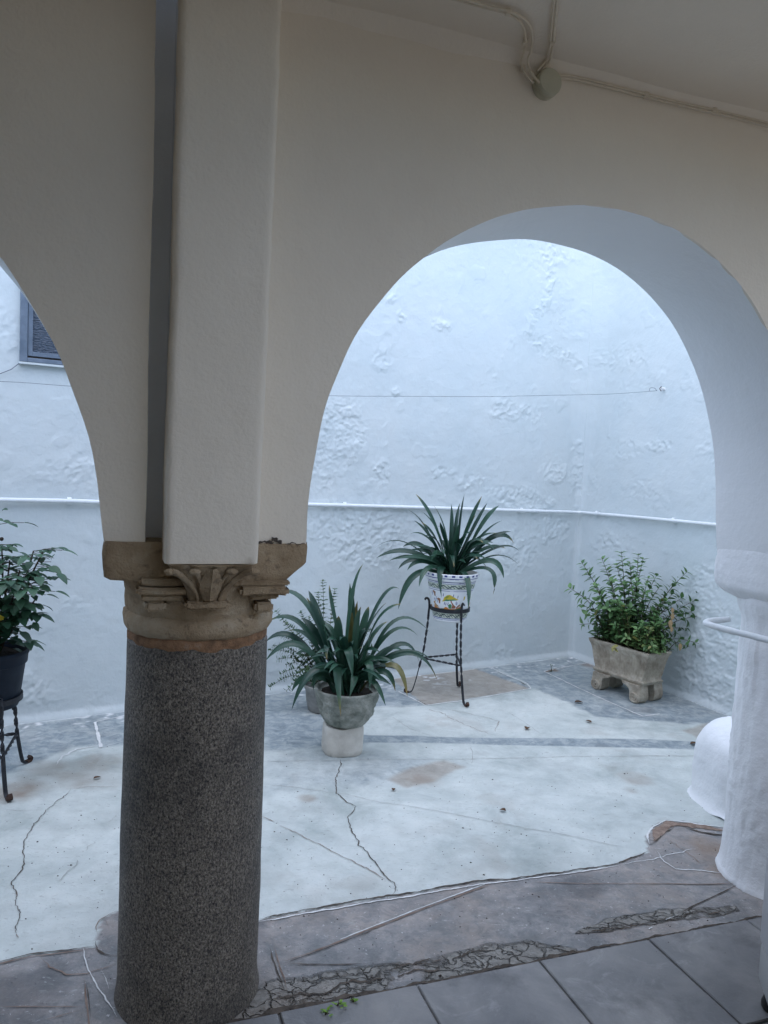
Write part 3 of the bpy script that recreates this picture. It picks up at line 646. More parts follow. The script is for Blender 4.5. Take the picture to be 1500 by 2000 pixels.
# ceiling, coving, rear wall, end walls, storey above
LW = (.30, 3.44, -4.22, -1.38)         # unseen roof opening, added to brighten the gallery from behind the camera
bm = bmesh.new()
sg = sorted(set(list(np.linspace(-3.6, 3.5, 60))+[LW[0], LW[1]])); ng = sorted(set(list(np.linspace(-4.3, NF, 30))+[LW[2], LW[3]]))
vg = [[bm.verts.new((a, b, ZC+.008*mnoise.noise((a*1.2, b*1.5, 0)))) for b in ng] for a in sg]
for i in range(len(sg)-1):
    for j in range(len(ng)-1):
        if LW[0] <= sg[i] < LW[1] and LW[2] <= ng[j] < LW[3]: continue
        bm.faces.new((vg[i][j], vg[i+1][j], vg[i+1][j+1], vg[i][j+1]))
obj('gallery_ceiling', bm, PL_INNER, bld, 180)
bm = bmesh.new()
ss = np.linspace(-3.55, 3.45, 160); rr = []
for s in ss:
    dz = .030+.012*mnoise.noise((s*6, 0, 0)); dn = .050+.012*mnoise.noise((s*5, 4, 0))
    rr.append([bm.verts.new((s, NF+.004, ZC-dz)), bm.verts.new((s, NF-dn*.35, ZC-dz*.45)), bm.verts.new((s, NF-dn, ZC+.012))])
for a, b in zip(rr[:-1], rr[1:]):
    for j in range(2): bm.faces.new((a[j], b[j], b[j+1], a[j+1]))
obj('coving', bm, PL_INNER, bld, 60)
bm = bmesh.new(); ZU = ZT-.05
box(bm, (-3.6, -4.5, 2.64), (LW[0], NF-.002, ZU)); box(bm, (LW[1], -3.6, 2.64), (3.5, NF-.002, ZU)); box(bm, (LW[0], -4.5, 2.64), (LW[1], LW[2], ZU)); box(bm, (LW[0], LW[3], 2.64), (LW[1], NF-.002, ZU))
obj('roof', bm, PL_WHITE, bld)
RW = (.60, 1.60, 2.2)                 # unseen doorway behind the camera, added to throw light on the arches
bm = bmesh.new(); box(bm, (-3.6, -4.5, 0), (RW[0], -4.3, 2.638)); box(bm, (RW[1], -4.5, 0), (3.5, -4.3, 2.638)); box(bm, (RW[0], -4.5, RW[2]), (RW[1], -4.3, 2.638))
obj('rear_wall', bm, PL_REAR, bld)
for q in (-3.7, 3.6):
    bm = bmesh.new(); box(bm, (q-.1, -4.5, 0), (q+.1, NB, ZT-.05)); obj('end_wall', bm, PL_REAR, bld)
# crumbled gap between plaster and capital
bm = bmesh.new()
def gap(s0, s1, z, w_, seed):
    pr = None
    for i, s in enumerate(np.arange(s0, s1, .004)):
        c_ = z+.006*mnoise.noise((s*60, seed, 0))+.004*mnoise.noise((s*150, seed, 2)); h_ = w_*max(.05, .5+mnoise.noise((s*70, seed, 5)))
        q = (bm.verts.new((s, NF-.0075, c_-h_)), bm.verts.new((s, NF-.0075, c_+h_)))
        if pr: bm.faces.new((pr[0], q[0], q[1], pr[1]))
        pr = q
gap(.118, .185, 1.281, .006, 1.); gap(.155, .172, 1.287, .010, 3.); gap(.19, .243, 1.277, .002, 2.); gap(-.11, -.16, 1.26, .002, 4.)
obj('mortar_gap', bm, CRACK, bld)
# cables and junction box under the ceiling
def ceil_pts(*px):
    out = []
    for p in px:
        q = floor(p[0], p[1], ZC-.012); out.append(q)
    return out
def front_pts(off, *px):
    out = []
    for p in px:
        v = ray(*p); o_ = O+EN*(NF-off); t = np.dot(o_-_C, EN)/np.dot(v, EN); out.append(_C+v*t)
    return out
cb = thing('ceiling_cables', 'white painted electric cables clipped along the gallery ceiling and wall top', 'cable', W(.87, NF-.03, 2.56))
def cable(name, pts, r=.0032):
    bm = bmesh.new(); sweep(bm, catmull(pts, 8), r, 8); 
    o = obj(name, bm, CABLE, None, 180); o.parent = cb; o.matrix_parent_inverse = cb.matrix_world.inverted(); return o
A1 = ceil_pts((800, -22), (890, 0), (940, 14), (985, 25), (1010, 38), (1024, 58), (1027, 80), (1025, 97)) + front_pts(.025, (1019, 122), (1027, 145), (1042, 163))
cable('cable', A1); cable('cable', [p+np.array([.016, -.004, 0]) for p in A1])
cable('cable', ceil_pts((1083, -60), (1082, 0), (1077, 55), (1074, 92)) + front_pts(.03, (1066, 118), (1050, 138)))
cable('cable', ceil_pts((1090, -60), (1088, 0), (1083, 55), (1079, 95)) + front_pts(.03, (1072, 122), (1058, 140)))
R1 = front_pts(.012, (1088, 149), (1110, 148), (1150, 156), (1265, 185), (1330, 201), (1400, 216), (1500, 240), (1600, 263))
cable('cable', R1, .003); cable('cable', [p-np.array([0, 0, .008]) for p in R1], .0022)
for q in ceil_pts((992, 24), (1026, 82), (1079, 82)) + front_pts(.012, (1021, 133), (1262, 186), (1395, 216)):
    bm = bmesh.new(); box(bm, (-.007, -.006, -.007), (.007, .006, .007), .002)
    o = obj('cable_clip', bm, CABLE, mw=Matrix.Translation(q)); o.parent = cb; o.matrix_parent_inverse = cb.matrix_world.inverted()
jb = thing('junction_box', 'round cream plastic junction box where the cables meet under the gallery ceiling', 'junction box', W(.868, NF, 2.548), rz=ANG)
bm = bmesh.new(); lathe(bm, [(.036, 0), (.037, .018), (.034, .020)], 40); ob = obj('base', bm, CREAMBOX, jb, 35); ob.rotation_euler = (pi/2, 0, 0)
bm = bmesh.new(); lathe(bm, [(.034, .0195), (.036, .0215), (.036, .034), (.032, .039), (.012, .040)], 40); ob = obj('lid', bm, CREAMBOX, jb, 35); ob.rotation_euler = (pi/2, 0, 0)

# ------------------------------------------------------------------ the granite column and its capital
col = thing('column', 'dark speckled granite column with a carved sandstone capital under the pilaster', 'column', (O[0], O[1], 0), rz=ANG)
bm = bmesh.new(); prof_ = [(.20, -.03), (.197, .01), (.193, .03), (.191, .06)]
for z in np.arange(.10, 1.0, .03): prof_.append((.1915-.006*max(0, (z-.3)/.7)**1.3, z))
prof_ += [(.1845, 1.0), (.180, 1.008)]
lathe(bm, prof_, 96)
for v in bm.verts:
    k_ = 1+.010*mnoise.noise(v.co*5)+.006*mnoise.noise(v.co*19)
    if v.co.z > .99: v.co.z += .008*mnoise.noise(v.co*16)
    v.co.x *= k_; v.co.y *= k_
obj('shaft', bm, GRANITE, col, 60)
bm = bmesh.new(); lathe(bm, [(.178, .992), (.1835, 1.002), (.184, 1.018), (.181, 1.034), (.17, 1.038)], 96); rough(bm, .004, 30, 2); rough(bm, .003, 70, 5)
obj('tile_collar', bm, TERRACOTTA, col, 60)
bm = bmesh.new()
ST = [(1.028, .180, .180, .180, .180, 2), (1.034, .190, .190, .190, .190, 2), (1.048, .1965, .1965, .1965, .1965, 2), (1.066, .198, .198, .198, .198, 2), (1.078, .195, .195, .195, .195, 2), (1.083, .1885, .1885, .1885, .1885, 2), (1.088, .1895, .1895, .1895, .19, 2), (1.095, .193, .193, .192, .192, 2), (1.115, .194, .193, .190, .192, 2.1),
      (1.130, .194, .191, .188, .192, 2.4), (1.140, .194, .185, .186, .192, 3), (1.146, .194, .189, .186, .194, 4), (1.150, .195, .198, .187, .195, 6), (1.168, .196, .204, .188, .198, 9), (1.176, .198, .205, .186, .200, 12), (1.181, .200, .203, .184, .201, 16), (1.1855, .234, .207, .185, .203, 20), (1.192, .244, .214, .187, .204, 26), (1.205, .2465, .228, .188, .205, 30), (1.218, .247, .244, .188, .205, 30), (1.228, .2475, .2505, .188, .205, 30), (1.25, .248, .2525, .187, .205, 30), (1.266, .248, .2525, .187, .205, 30), (1.278, .2465, .251, .1865, .204, 30)]
rings = [superring(bm, z, a, b, c_, d_, p, 120) for z, a, b, c_, d_, p in ST]; stitch(bm, rings)
rough(bm, .0035, 22, 1); rough(bm, .002, 60, 3)
obj('capital', bm, SANDSTONE, col, 45)
def chunk(bm, a, b, bev=.006, cuts=3):
    t = bmesh.new(); box(t, a, b); bmesh.ops.subdivide_edges(t, edges=t.edges[:], cuts=cuts, use_grid_fill=True); bmesh.ops.bevel(t, geom=[e for e in t.edges if e.calc_face_angle(0) > .5], offset=bev, segments=2, affect='EDGES'); rough(t, .003, 24, a[0]*9); rough(t, .002, 60, 2)
    tm = bpy.data.meshes.new('t'); t.to_mesh(tm); t.free(); bm.from_mesh(tm); bpy.data.meshes.remove(tm)
bm = bmesh.new()
chunk(bm, (-.172, -.226, 1.154), (-.045, -.15, 1.172), .007); chunk(bm, (-.166, -.214, 1.175), (-.045, -.15, 1.192), .005)
chunk(bm, (-.160, -.208, 1.138), (-.06, -.14, 1.153), .005); chunk(bm, (-.150, -.198, 1.110), (-.10, -.13, 1.134), .007)
chunk(bm, (.075, -.222, 1.148), (.199, -.13, 1.170), .008); chunk(bm, (.06, -.199, 1.170), (.2045, -.13, 1.182), .004)
chunk(bm, (.105, -.198, 1.134), (.178, -.12, 1.149), .005); chunk(bm, (.118, -.192, 1.100), (.165, -.11, 1.126), .006)
obj('moulding', bm, SANDSTONE, col, 50)
# the leaf bracket carrying the pilaster
bm = bmesh.new()
def bsec(t):   # t 0 bottom .. 1 top
    e = t**1.6; z = 1.140+.097*t
    return z, -.050-.055*e, .040+.055*e, -(.236+.062*t**1.3)
R_ = []
for i in range(15):
    t = i/14; z, l_, r_, nf = bsec(t); row = [(l_, -.150), (l_, nf+.03)]
    for j in range(33):
        q = j/32; xx = l_+(r_-l_)*q; flute = .010*abs(sin(q*pi*4))**.6*(.4+.6*t) + .009*max(0, 1-abs(q-.5)/.14)*(.5+t*.5)
        row.append((xx, nf-flute+.012*(abs(q-.5)*2)**3))
    row += [(r_, nf+.03), (r_, -.150)]
    R_.append([bm.verts.new((p[0], p[1], z)) for p in row])
for a, b in zip(R_[:-1], R_[1:]):
    for j in range(len(a)-1): bm.faces.new((a[j], a[j+1], b[j+1], b[j]))
bm.faces.new(R_[0][::-1]); bm.faces.new(R_[-1])
rough(bm, .0025, 40, 4)
for q0, q1 in ((-.030, -.100), (.022, .092), (-.018, -.046), (.010, .040)):     # curled leaf ribs
    P_ = []
    for i in range(12):
        t = i/11; z, l_, r_, nf = bsec(t); P_.append((q0+(q1-q0)*t**1.7, nf-.004-.006*t**3, z-.012*t**6))
    sweep(bm, P_, (lambda f: .004+.006*f) if abs(q1) > .06 else (lambda f: .003+.004*f), 8, flat=.8)
    p = P_[-1]; bmesh.ops.create_uvsphere(bm, u_segments=10, v_segments=8, radius=.010, matrix=Matrix.Translation((p[0], p[1]+.003, p[2]-.002)) @ Matrix.Diagonal((1.5, 1, .8, 1)))
lm = []
for i in range(14):
    t = i/13; z, l_, r_, nf = bsec(.05+.88*t); wv = .004+.022*sin(pi*min(1, .12+t*.80))
    lm.append([bm.verts.new((-.004+wv*q, nf-.012-.008*(1-q*q)-.004*(abs(q) < .1), z)) for q in (-1, -.6, -.15, 0, .15, .6, 1)])
for a, b in zip(lm[:-1], lm[1:]):
    for j in range(6): bm.faces.new((a[j], a[j+1], b[j+1], b[j]))
chunk(bm, (-.060, -.252, 1.122), (.046, -.15, 1.141), .006)
obj('leaf_bracket', bm, SANDSTONE, col, 50)

# ------------------------------------------------------------------ the whitewashed column by the right pier
rc = thing('whitewashed_column', 'thickly whitewashed lumpy column standing beside the grey appliance', 'column', W(2.185, .01, 0), rz=ANG)
bm = bmesh.new()
pr = [(.228, -.03), (.226, .008), (.222, .016), (.2165, .030), (.213, .07), (.212, .12)]
for z in np.arange(.14, .80, .012): pr.append((.212-.008*z, z))
pr += [(.206, .82), (.207, .86), (.205, .90), (.200, .94), (.203, .975), (.212, 1.0), (.222, 1.03), (.225, 1.06), (.22, 1.08)]
lathe(bm, pr, 200)
for v in bm.verts:
    a_ = atan2(v.co.y, v.co.x); z = v.co.z
    l_ = .006*mnoise.noise((a_*1.5, z*3, 0))+.0035*mnoise.noise((a_*7, z*14, 3))
    mk = max(0, min(1, 2.5*(mnoise.noise((a_*1.8, z*3.5, 8))+.15)))
    l_ += mk*(.007*abs(mnoise.noise((a_*5, z*24, 5)))+.005*abs(mnoise.noise((a_*11, z*52, 7))))
    k_ = (hypot(v.co.x, v.co.y)+l_)/max(hypot(v.co.x, v.co.y), 1e-6); v.co.x *= k_; v.co.y *= k_
obj('shaft', bm, PL_PIER, rc, 180)
bm = bmesh.new()
ST = [(1.045, .205, .205, .19, .19, 2.2), (1.060, .222, .222, .192, .205, 4), (1.078, .238, .238, .1915, .211, 8), (1.10, .246, .246, .190, .211, 12), (1.13, .2485, .2485, .1885, .209, 14), (1.18, .2485, .248, .185, .206, 16), (1.22, .246, .245, .180, .202, 18), (1.27, .240, .238, .172, .192, 18), (1.33, .228, .226, .160, .180, 18)]
ST2 = []
for i, (a, b) in enumerate(zip(ST[:-1], ST[1:])):
    for j in range(3): ST2.append(tuple(a[k]+(b[k]-a[k])*j/3 for k in range(6)))
ST2.append(ST[-1])
rings = [superring(bm, *q, 160) for q in ST2]; stitch(bm, rings); rough(bm, .003, 9, 4); rough(bm, .004, 30, 6); rough(bm, .0025, 70, 2)
obj('impost', bm, PL_PIER, rc, 60)
# white rail bent round that column
bm = bmesh.new(); Pk = [at(1425, 1209.5, 2.86), at(1405, 1211, 2.86), at(1388, 1213, 2.84), at(1379, 1216, 2.80), at(1385, 1220, 2.76), at(1420, 1230, 2.69), at(1460, 1240, 2.62), at(1500, 1250, 2.56), at(1560, 1262, 2.50), at(1640, 1270, 2.50)]
Pk += [np.array([1.62, 2.53, .945]), np.array([1.66, 2.64, .945])]
sweep(bm, catmull(Pk, 6), .0115, 12); rough(bm, .0015, 40, 1)
tag(obj('rail', bm, PIPE, smooth=180), 'bent white painted metal rail wrapping the whitewashed column', 'rail')
# low whitewashed bench end behind it
bm = bmesh.new()
g = []
HB = .385
for i in range(40):
    t = i/39
    # height fraction: flared foot, upright side, rounded shoulder
    if t < .12: ins, z = -.02*(1-t/.12)**2, HB*.10*t/.12
    elif t < .62: ins, z = .004*(t-.12), HB*(.10+.52*(t-.12)/.5)
    else:
        a_ = (t-.62)/.38*pi/2; ins, z = .004*.5+.42*HB*(1-cos(a_))*1.2, HB*(.62+.38*sin(a_))
    g.append((ins, z))
rings = []
for ins, z in g:
    ring = []
    for k in range(96):
        a_ = 2*pi*k/96; c_, s2 = cos(a_), sin(a_); p_ = 3.2
        hx, hy = .36-ins, .245-ins
        ring.append(bm.verts.new((math.copysign(abs(c_)**(2/p_), c_)*hx, math.copysign(abs(s2)**(2/p_), s2)*hy, z)))
    rings.append(ring)
stitch(bm, rings); rough(bm, .010, 6, 3); rough(bm, .005, 18, 7); rough(bm, .0025, 45, 2)
cx, cy = 1.875, 3.46
tag(obj('masonry_bench', bm, PL_PIER, smooth=60, mw=Matrix.Translation((cx, cy, 0)) @ Matrix.Rotation(radians(8), 4, 'Z')), 'low rounded whitewashed masonry seat behind the lumpy white column', 'bench')
PL = PL_WHITE

# grey appliance at the right edge
fz = thing('refrigerator', 'light grey enamel refrigerator on black feet at the right edge of the gallery', 'refrigerator', (1.128, 2.115, 0), rz=radians(-15))
bm = bmesh.new(); box(bm, (0, -.52, .186), (.50, 0, 1.02), .010); obj('cabinet', bm, APPL, fz, 40)
bm = bmesh.new(); box(bm, (.002, -.515, .075), (.496, -.004, .183), .012); obj('plinth', bm, APPL2, fz, 40)
bm = bmesh.new(); box(bm, (.004, -.565, .19), (.496, -.5225, 1.015), .012); d_ = obj('door', bm, APPL, fz, 40)
bm = bmesh.new(); box(bm, (.03, -.590, .55), (.055, -.566, .85), .006); obj('handle', bm, APPL2, d_, 40)
for (a, b) in ((.040, -.040), (.455, -.045), (.045, -.47), (.455, -.47)):
    bm = bmesh.new(); lathe(bm, [(.028, .012), (.031, .018), (.031, .03), (.024, .05), (.015, .074)], 20, (a, b, 0)); obj('foot', bm, RUBBER, fz, 40)

# ------------------------------------------------------------------ window, pipe and wires on the courtyard wall
MB = Matrix(((BD[0], -BNn[0], 0, BW0[0]), (BD[1], -BNn[1], 0, BW0[1]), (0, 0, 1, 0), (0, 0, 0, 1)))   # local x along wall, -y out of it
win = thing('window', 'small blue grey casement window with ribbed glass in the courtyard wall', 'window', (0, 0, 0)); win.matrix_world = MB @ Matrix.Translation((.068, 0, 1.93)); bpy.context.view_layer.update()
bm = bmesh.new(); w_, h_ = .62, 1.02
for a, b in (((0, -.030, 0), (.035, .02, h_)), ((w_-.035, -.030, 0), (w_, .02, h_)), ((.035, -.030, 0), (w_-.035, .02, .022)), ((.035, -.030, h_-.03), (w_-.035, .02, h_))): box(bm, a, b, .003)
obj('frame', bm, WFRAME, win)
bm = bmesh.new()
for a, b in (((.037, -.022, .032), (.060, .01, h_-.035)), ((w_-.06, -.022, .032), (w_-.037, .01, h_-.035)), ((.06, -.022, .032), (w_-.06, .01, .055)), ((.06, -.022, h_-.06), (w_-.06, .01, h_-.035))): box(bm, a, b, .002)
sash = obj('sash', bm, WFRAME, win)
bm = bmesh.new(); box(bm, (.060, -.006, .055), (w_-.06, 0, h_-.06)); obj('pane', bm, GLASS, sash)
bm = bmesh.new(); box(bm, (-.004, -.034, -.012), (w_+.004, .0, -.002)); obj('sill', bm, PL_WHITE, win)
bm = bmesh.new(); box(bm, (.035, -.012, .022), (w_-.035, .0, .032)); obj('gap', bm, CRACK, win)
pp = thing('wall_pipe', 'thin white painted pipe running along both courtyard walls at waist height', 'pipe', (BW0[0], BW0[1], 1.2))
def wp(u, z, off): return np.array([BW0[0]+BD[0]*u+BNn[0]*off, BW0[1]+BD[1]*u+BNn[1]*off, z])
def sp_(u, z, off): return np.array([BC[0]+SD[0]*u+SNn[0]*off, BC[1]+SD[1]*u+SNn[1]*off, z])
bm = bmesh.new(); PP = [wp(-3, 1.222, .028), wp(0, 1.209, .028), wp(.5, 1.203, .028), wp(1.15, 1.203, .026), wp(1.78, 1.202, .028), wp(2.6, 1.189, .027), wp(3.4, 1.176, .029), wp(4.0, 1.166, .03), wp(4.07, 1.165, .036)]
PS = [sp_(.06, 1.165, .036), sp_(.13, 1.167, .03), sp_(.65, 1.178, .029), sp_(1.3, 1.188, .03), sp_(2.2, 1.20, .03)]
sweep(bm, catmull(PP+PS, 6), .0125, 12); o = obj('pipe', bm, PIPE, smooth=180); o.parent = pp; o.matrix_parent_inverse = pp.matrix_world.inverted()
for q, dv in [(wp(u, z, .018), BD) for u, z in ((.32, 1.207), (2.0, 1.199), (3.5, 1.175), (1.2, 1.203))]+[(sp_(u, z, .018), SD) for u, z in ((.22, 1.17), (.98, 1.184))]:
    bm = bmesh.new(); sweep(bm, [q-np.array([dv[0], dv[1], 0])*.011, q+np.array([dv[0], dv[1], 0])*.011], .021, 10); o = obj('clip', bm, PIPE, smooth=40); o.parent = pp; o.matrix_parent_inverse = pp.matrix_world.inverted()
HK = sp_(.796, 2.087, .0)
bm = bmesh.new()
WP = [at(-260, 742, 3.5), at(0, 745, 3.86), at(160, 755.5, 4.02), at(400, 767, 4.3), at(650, 773, 4.6), at(800, 774, 4.78), at(950, 774.5, 4.97), at(1080, 772, 5.14), at(1180, 770, 5.28), at(1240, 766.5, 5.36), at(1283, 763, 5.41)]
sweep(bm, catmull(WP, 6), .0015, 6)
sweep(bm, catmull([at(1283, 763, 5.41), at(1278, 758, 5.41), at(1270, 758, 5.40), at(1268, 764, 5.395)], 5), .0018, 6)
tag(obj('clothes_line', bm, WIRE, smooth=180), 'thin wire clothes line stretched across the courtyard in front of the wall', 'wire')
hk = thing('wall_hook', 'tiny white wall hook with a dark screw holding the clothes line', 'hook', tuple(HK))
bm = bmesh.new(); sweep(bm, [HK-np.array([*SNn, 0])*.01, HK+np.array([*SNn, 0])*.03], .011, 10); o = obj('peg', bm, HOOK, smooth=40); o.parent = hk; o.matrix_parent_inverse = hk.matrix_world.inverted()
bm = bmesh.new(); sweep(bm, catmull([HK+np.array([*SNn, 0])*.03+np.array([0, 0, -.016]), HK+np.array([*SNn, 0])*.045, HK+np.array([*SNn, 0])*.03+np.array([0, 0, .016])], 5), .0025, 6); o = obj('screw', bm, RUST, smooth=180); o.parent = hk; o.matrix_parent_inverse = hk.matrix_world.inverted()
bm = bmesh.new(); c0 = wp(.075, 1.928, .02); sweep(bm, [c0, wp(.03, 1.885, .018), wp(-.022, 1.857, .018), wp(-.3, 1.74, .018), wp(-.8, 1.5, .018)], .0026, 6)
tag(obj('wall_cable', bm, WIRE, smooth=180), 'dark cable slanting down the wall from the window corner', 'cable')

# ------------------------------------------------------------------ leaves and plants
class Leafy:
    def __init__(s): s.V, s.F, s.T = [], [], []
    def strap(s, P0, P1, P2, wid, tone=None, fold=.25, n=16, tipf=.55, droop=None):
        """arching strap leaf through P1 from P0 to P2"""
        P0, P1, P2 = map(np.array, (P0, P1, P2)); C1 = 2*P1-(P0+P2)/2
        t = np.linspace(0, 1, n)[:, None]; Q = (1-t)**2*P0+2*t*(1-t)*C1+t*t*P2
        T = np.gradient(Q, axis=0); T /= np.linalg.norm(T, axis=1)[:, None]+1e-9
        side = np.cross(T, [0, 0, 1.]); ln = np.linalg.norm(side, axis=1)[:, None]
        ref = np.array([P2[1]-P0[1], -(P2[0]-P0[0]), 0.]); ref = ref/(np.linalg.norm(ref)+1e-9)
        tw = random.uniform(-.5, .5); lat = P2-P0; a0 = random.uniform(.45, 1.05)*min(1, .1+abs(float(lat@_r))/(np.linalg.norm(lat)+1e-6))
        side = np.where(ln > .15, side/(ln+1e-9), ref); sg = np.sign((side*ref).sum(1))[:, None]; sg[sg == 0] = 1; side = side*sg
        up = np.cross(side, T); up /= np.linalg.norm(up, axis=1)[:, None]+1e-9
        view = _C-Q; view /= np.linalg.norm(view, axis=1)[:, None]; sgn = 1 if ((up*cos(a0)-side*sin(a0))*view).sum(1)[n//3:].mean() > ((up*cos(a0)+side*sin(a0))*view).sum(1)[n//3:].mean() else -1
        tt = t[:, 0]; a_ = sgn*a0+tw*tt
        sd2 = side*np.cos(a_)[:, None]+up*np.sin(a_)[:, None]; up2 = up*np.cos(a_)[:, None]-side*np.sin(a_)[:, None]
        wv = wid*.5*np.minimum(.55+.9*tt, 1)*np.clip(1-np.clip((tt-tipf)/(1-tipf), 0, 1)**2.2, .02, 1)
        b = len(s.V); tone = tone if tone is not None else (random.uniform(.0, 1.), 0, 0)
        for i in range(n):
            for j, q in enumerate((-1, -.5, 0, .5, 1)):
                p = Q[i]+sd2[i]*wv[i]*q+up2[i]*wv[i]*fold*(abs(q)*1.0)
                s.V.append(p); s.T.append((tone[0]*(.75 if j == 2 else 1), tone[1]+(.75*max(0, tt[i]-.86)/.14 if tone[2] > .001 else 0), .35*max(0, tt[i]-.95)/.05 if tone[2] > .001 else 0))
        for i in range(n-1):
            for j in range(4): a = b+i*5+j; s.F.append((a, a+1, a+6, a+5))
    def leaf(s, p, d, up, L, wd, tone, curl=.25, fold=.25, n=5, shape=1.):
        d = np.array(d, float); d /= np.linalg.norm(d)+1e-9; up = np.array(up, float); sd_ = np.cross(d, up); sd_ /= np.linalg.norm(sd_)+1e-9; up = np.cross(sd_, d)
        b = len(s.V)
        for i in range(n+1):
            t = i/n; wv = wd*.5*(sin(pi*min(1, t**.75))**.8 if 0 < t < 1 else .04); c_ = np.array(p)+d*L*t-up*L*curl*t*t
            for q in (-1, 0, 1): s.V.append(c_+sd_*wv*q+up*wv*fold*abs(q)); s.T.append((tone[0]*(.8 if q == 0 else 1), tone[1], tone[2]))
        for i in range(n):
            for j in range(2): a = b+i*3+j; s.F.append((a, a+1, a+4, a+3))
    def build(s, name, mat, parent=None):
        o = raw(name, np.array(s.V), s.F, [mat], None, 180, {'tone': np.array(s.T, np.float32)})
        if parent: o.parent = parent; o.matrix_parent_inverse = parent.matrix_world.inverted()
        return o
def adopt(o, parent): o.parent = parent; o.matrix_parent_inverse = parent.matrix_world.inverted(); return o
def z2(x, y): return (500+x/2.727, 950+y/2.727)

# clivia in the stone bowl, on a stone block
BX, BY = -.160, 3.872
sb = bmesh.new()
rings = []
for z, k_ in ((0, .93), (.008, .98), (.03, 1.0), (.07, 1.0), (.11, .985), (.135, .97), (.146, .93), (.1465, .5)): rings.append(superring(sb, z, .102*k_, .102*k_, .098*k_, .098*k_, 3.0, 64))
stitch(sb, rings); rough(sb, .006, 14, 2); rough(sb, .002, 50, 3)
o = obj('stone_block', sb, BLOCKM, smooth=50); o.location = (BX, BY, .0); o.rotation_euler.z = .3
tag(o, 'short worn cream stone drum standing on the courtyard floor under a planter', 'block')
pa = thing('stone_planter', 'round grey green cast stone bowl with worn relief, on the cream drum', 'planter', (BX+.012, BY, .1475))
bm = bmesh.new()
prp = [(.084, 0), (.097, .003), (.107, .012), (.119, .030), (.132, .058), (.143, .09), (.152, .122), (.160, .15), (.165, .172), (.168, .180), (.166, .187), (.158, .189), (.150, .183), (.146, .165), (.10, .155)]
prd = []
for a, b in zip(prp[:-1], prp[1:]):
    for j in range(3): prd.append((a[0]+(b[0]-a[0])*j/3, a[1]+(b[1]-a[1])*j/3))
prd = [tuple(p) for p in catmull(prp, 4)]; lathe(bm, prd, 130)
for v in bm.verts:
    a_ = atan2(v.co.y, v.co.x); z = v.co.z; rr_ = hypot(v.co.x, v.co.y)
    if .015 < z < .165 and rr_ > .1:
        fe_ = sin(pi*(z-.015)/.15)**.6
        sw = .004*max(0, cos(a_*6+1.5*sin(z*40)))**2*fe_ + .013*mnoise.noise((a_*5, z*42, 6))*fe_ + .009*mnoise.noise((a_*3, z*26, 2))*fe_ + .004*abs(mnoise.noise((a_*9, z*60, 4)))*fe_ + .006*max(0, cos((z-.11)*70))*max(0, sin(a_*5))*fe_
        k_ = 1+sw/rr_; v.co.x *= k_; v.co.y *= k_
rough(bm, .0015, 60, 2)
obj('bowl', bm, STONEPOT, pa, 60)
bm = bmesh.new(); lathe(bm, [(.15, .150), (.149, .160), (.1, .166), (.02, .168)], 40); rough(bm, .006, 30, 1); obj('soil', bm, SOIL, pa, 60)
L = Leafy(); PC = np.array([BX+.012, BY, .315])
LA = [((570, 415), (505, 640), 0, .030), ((105, 570), (285, 655), .05, .036), ((280, 555), (350, 740), .12, .036), ((390, 525), (425, 740), .08, .034), ((500, 515), (505, 740), .02, .034), ((762, 545), (640, 650), .05, .03), ((775, 625), (625, 760), -.08, .042), ((695, 620), (590, 780), -.02, .04),
      ((862, 795), (700, 790), .10, .026), ((925, 775), (720, 730), .12, .024), ((965, 1032), (790, 890), -.06, .028), ((945, 930), (740, 890), .02, .024), ((868, 930), (740, 850), .05, .028), ((806, 1120), (720, 950), -.10, .032), ((742, 1092), (660, 985), -.12, .03), ((690, 1168), (610, 1030), -.18, .032),
      ((452, 1228), (430, 960), -.24, .042), ((515, 1022), (482, 870), -.17, .042), ((190, 1190), (330, 975), -.16, .044), ((48, 932), (240, 850), -.05, .040), ((48, 832), (220, 815), .04, .032), ((58, 725), (250, 745), .08, .034), ((190, 1095), (300, 1010), -.02, .034), ((308, 1120), (335, 1000), -.14, .032),
      ((498, 1125), (525, 1010), -.17, .03), ((378, 925), (392, 870), -.17, .034), ((604, 1085), (590, 940), -.16, .032), ((268, 592), (345, 770), .0, .038), ((440, 690), (440, 830), -.1, .042), ((540, 610), (515, 800), .02, .038), ((560, 640), (530, 800), -.06, .036), ((600, 640), (560, 790), .08, .034), ((655, 770), (590, 880), -.1, .036),
      ((330, 650), (380, 830), -.05, .036), ((240, 700), (340, 820), .12, .034), ((700, 720), (600, 830), .1, .03), ((200, 900), (320, 900), .1, .034), ((170, 770), (300, 830), .02, .036), ((800, 900), (680, 880), .14, .026), ((420, 1010), (430, 960), -.1, .03), ((560, 860), (540, 900), -.15, .032), ((290, 1010), (360, 950), .06, .03), ((640, 930), (580, 940), -.1, .03), ((700, 1010), (620, 950), -.05, .028)]
for (tx, ty), (vx, vy), dy, wd in LA:
    a_ = random.uniform(0, 2*pi); b0 = PC+np.array([cos(a_)*.035+(tx-460)/460*.04, sin(a_)*.035+dy*.15, -.01])
    tp = at(*z2(tx, ty), BY+dy); vp = at(*z2(vx, vy), BY+dy*.55)
    L.strap(b0, vp, tp, wd*random.uniform(.88, 1.22), (random.uniform(.05, .9), .55 if random.random() < .05 else 0, (.002 if random.random() < .45 else 0)), tipf=.60 if wd > .028 else .38)
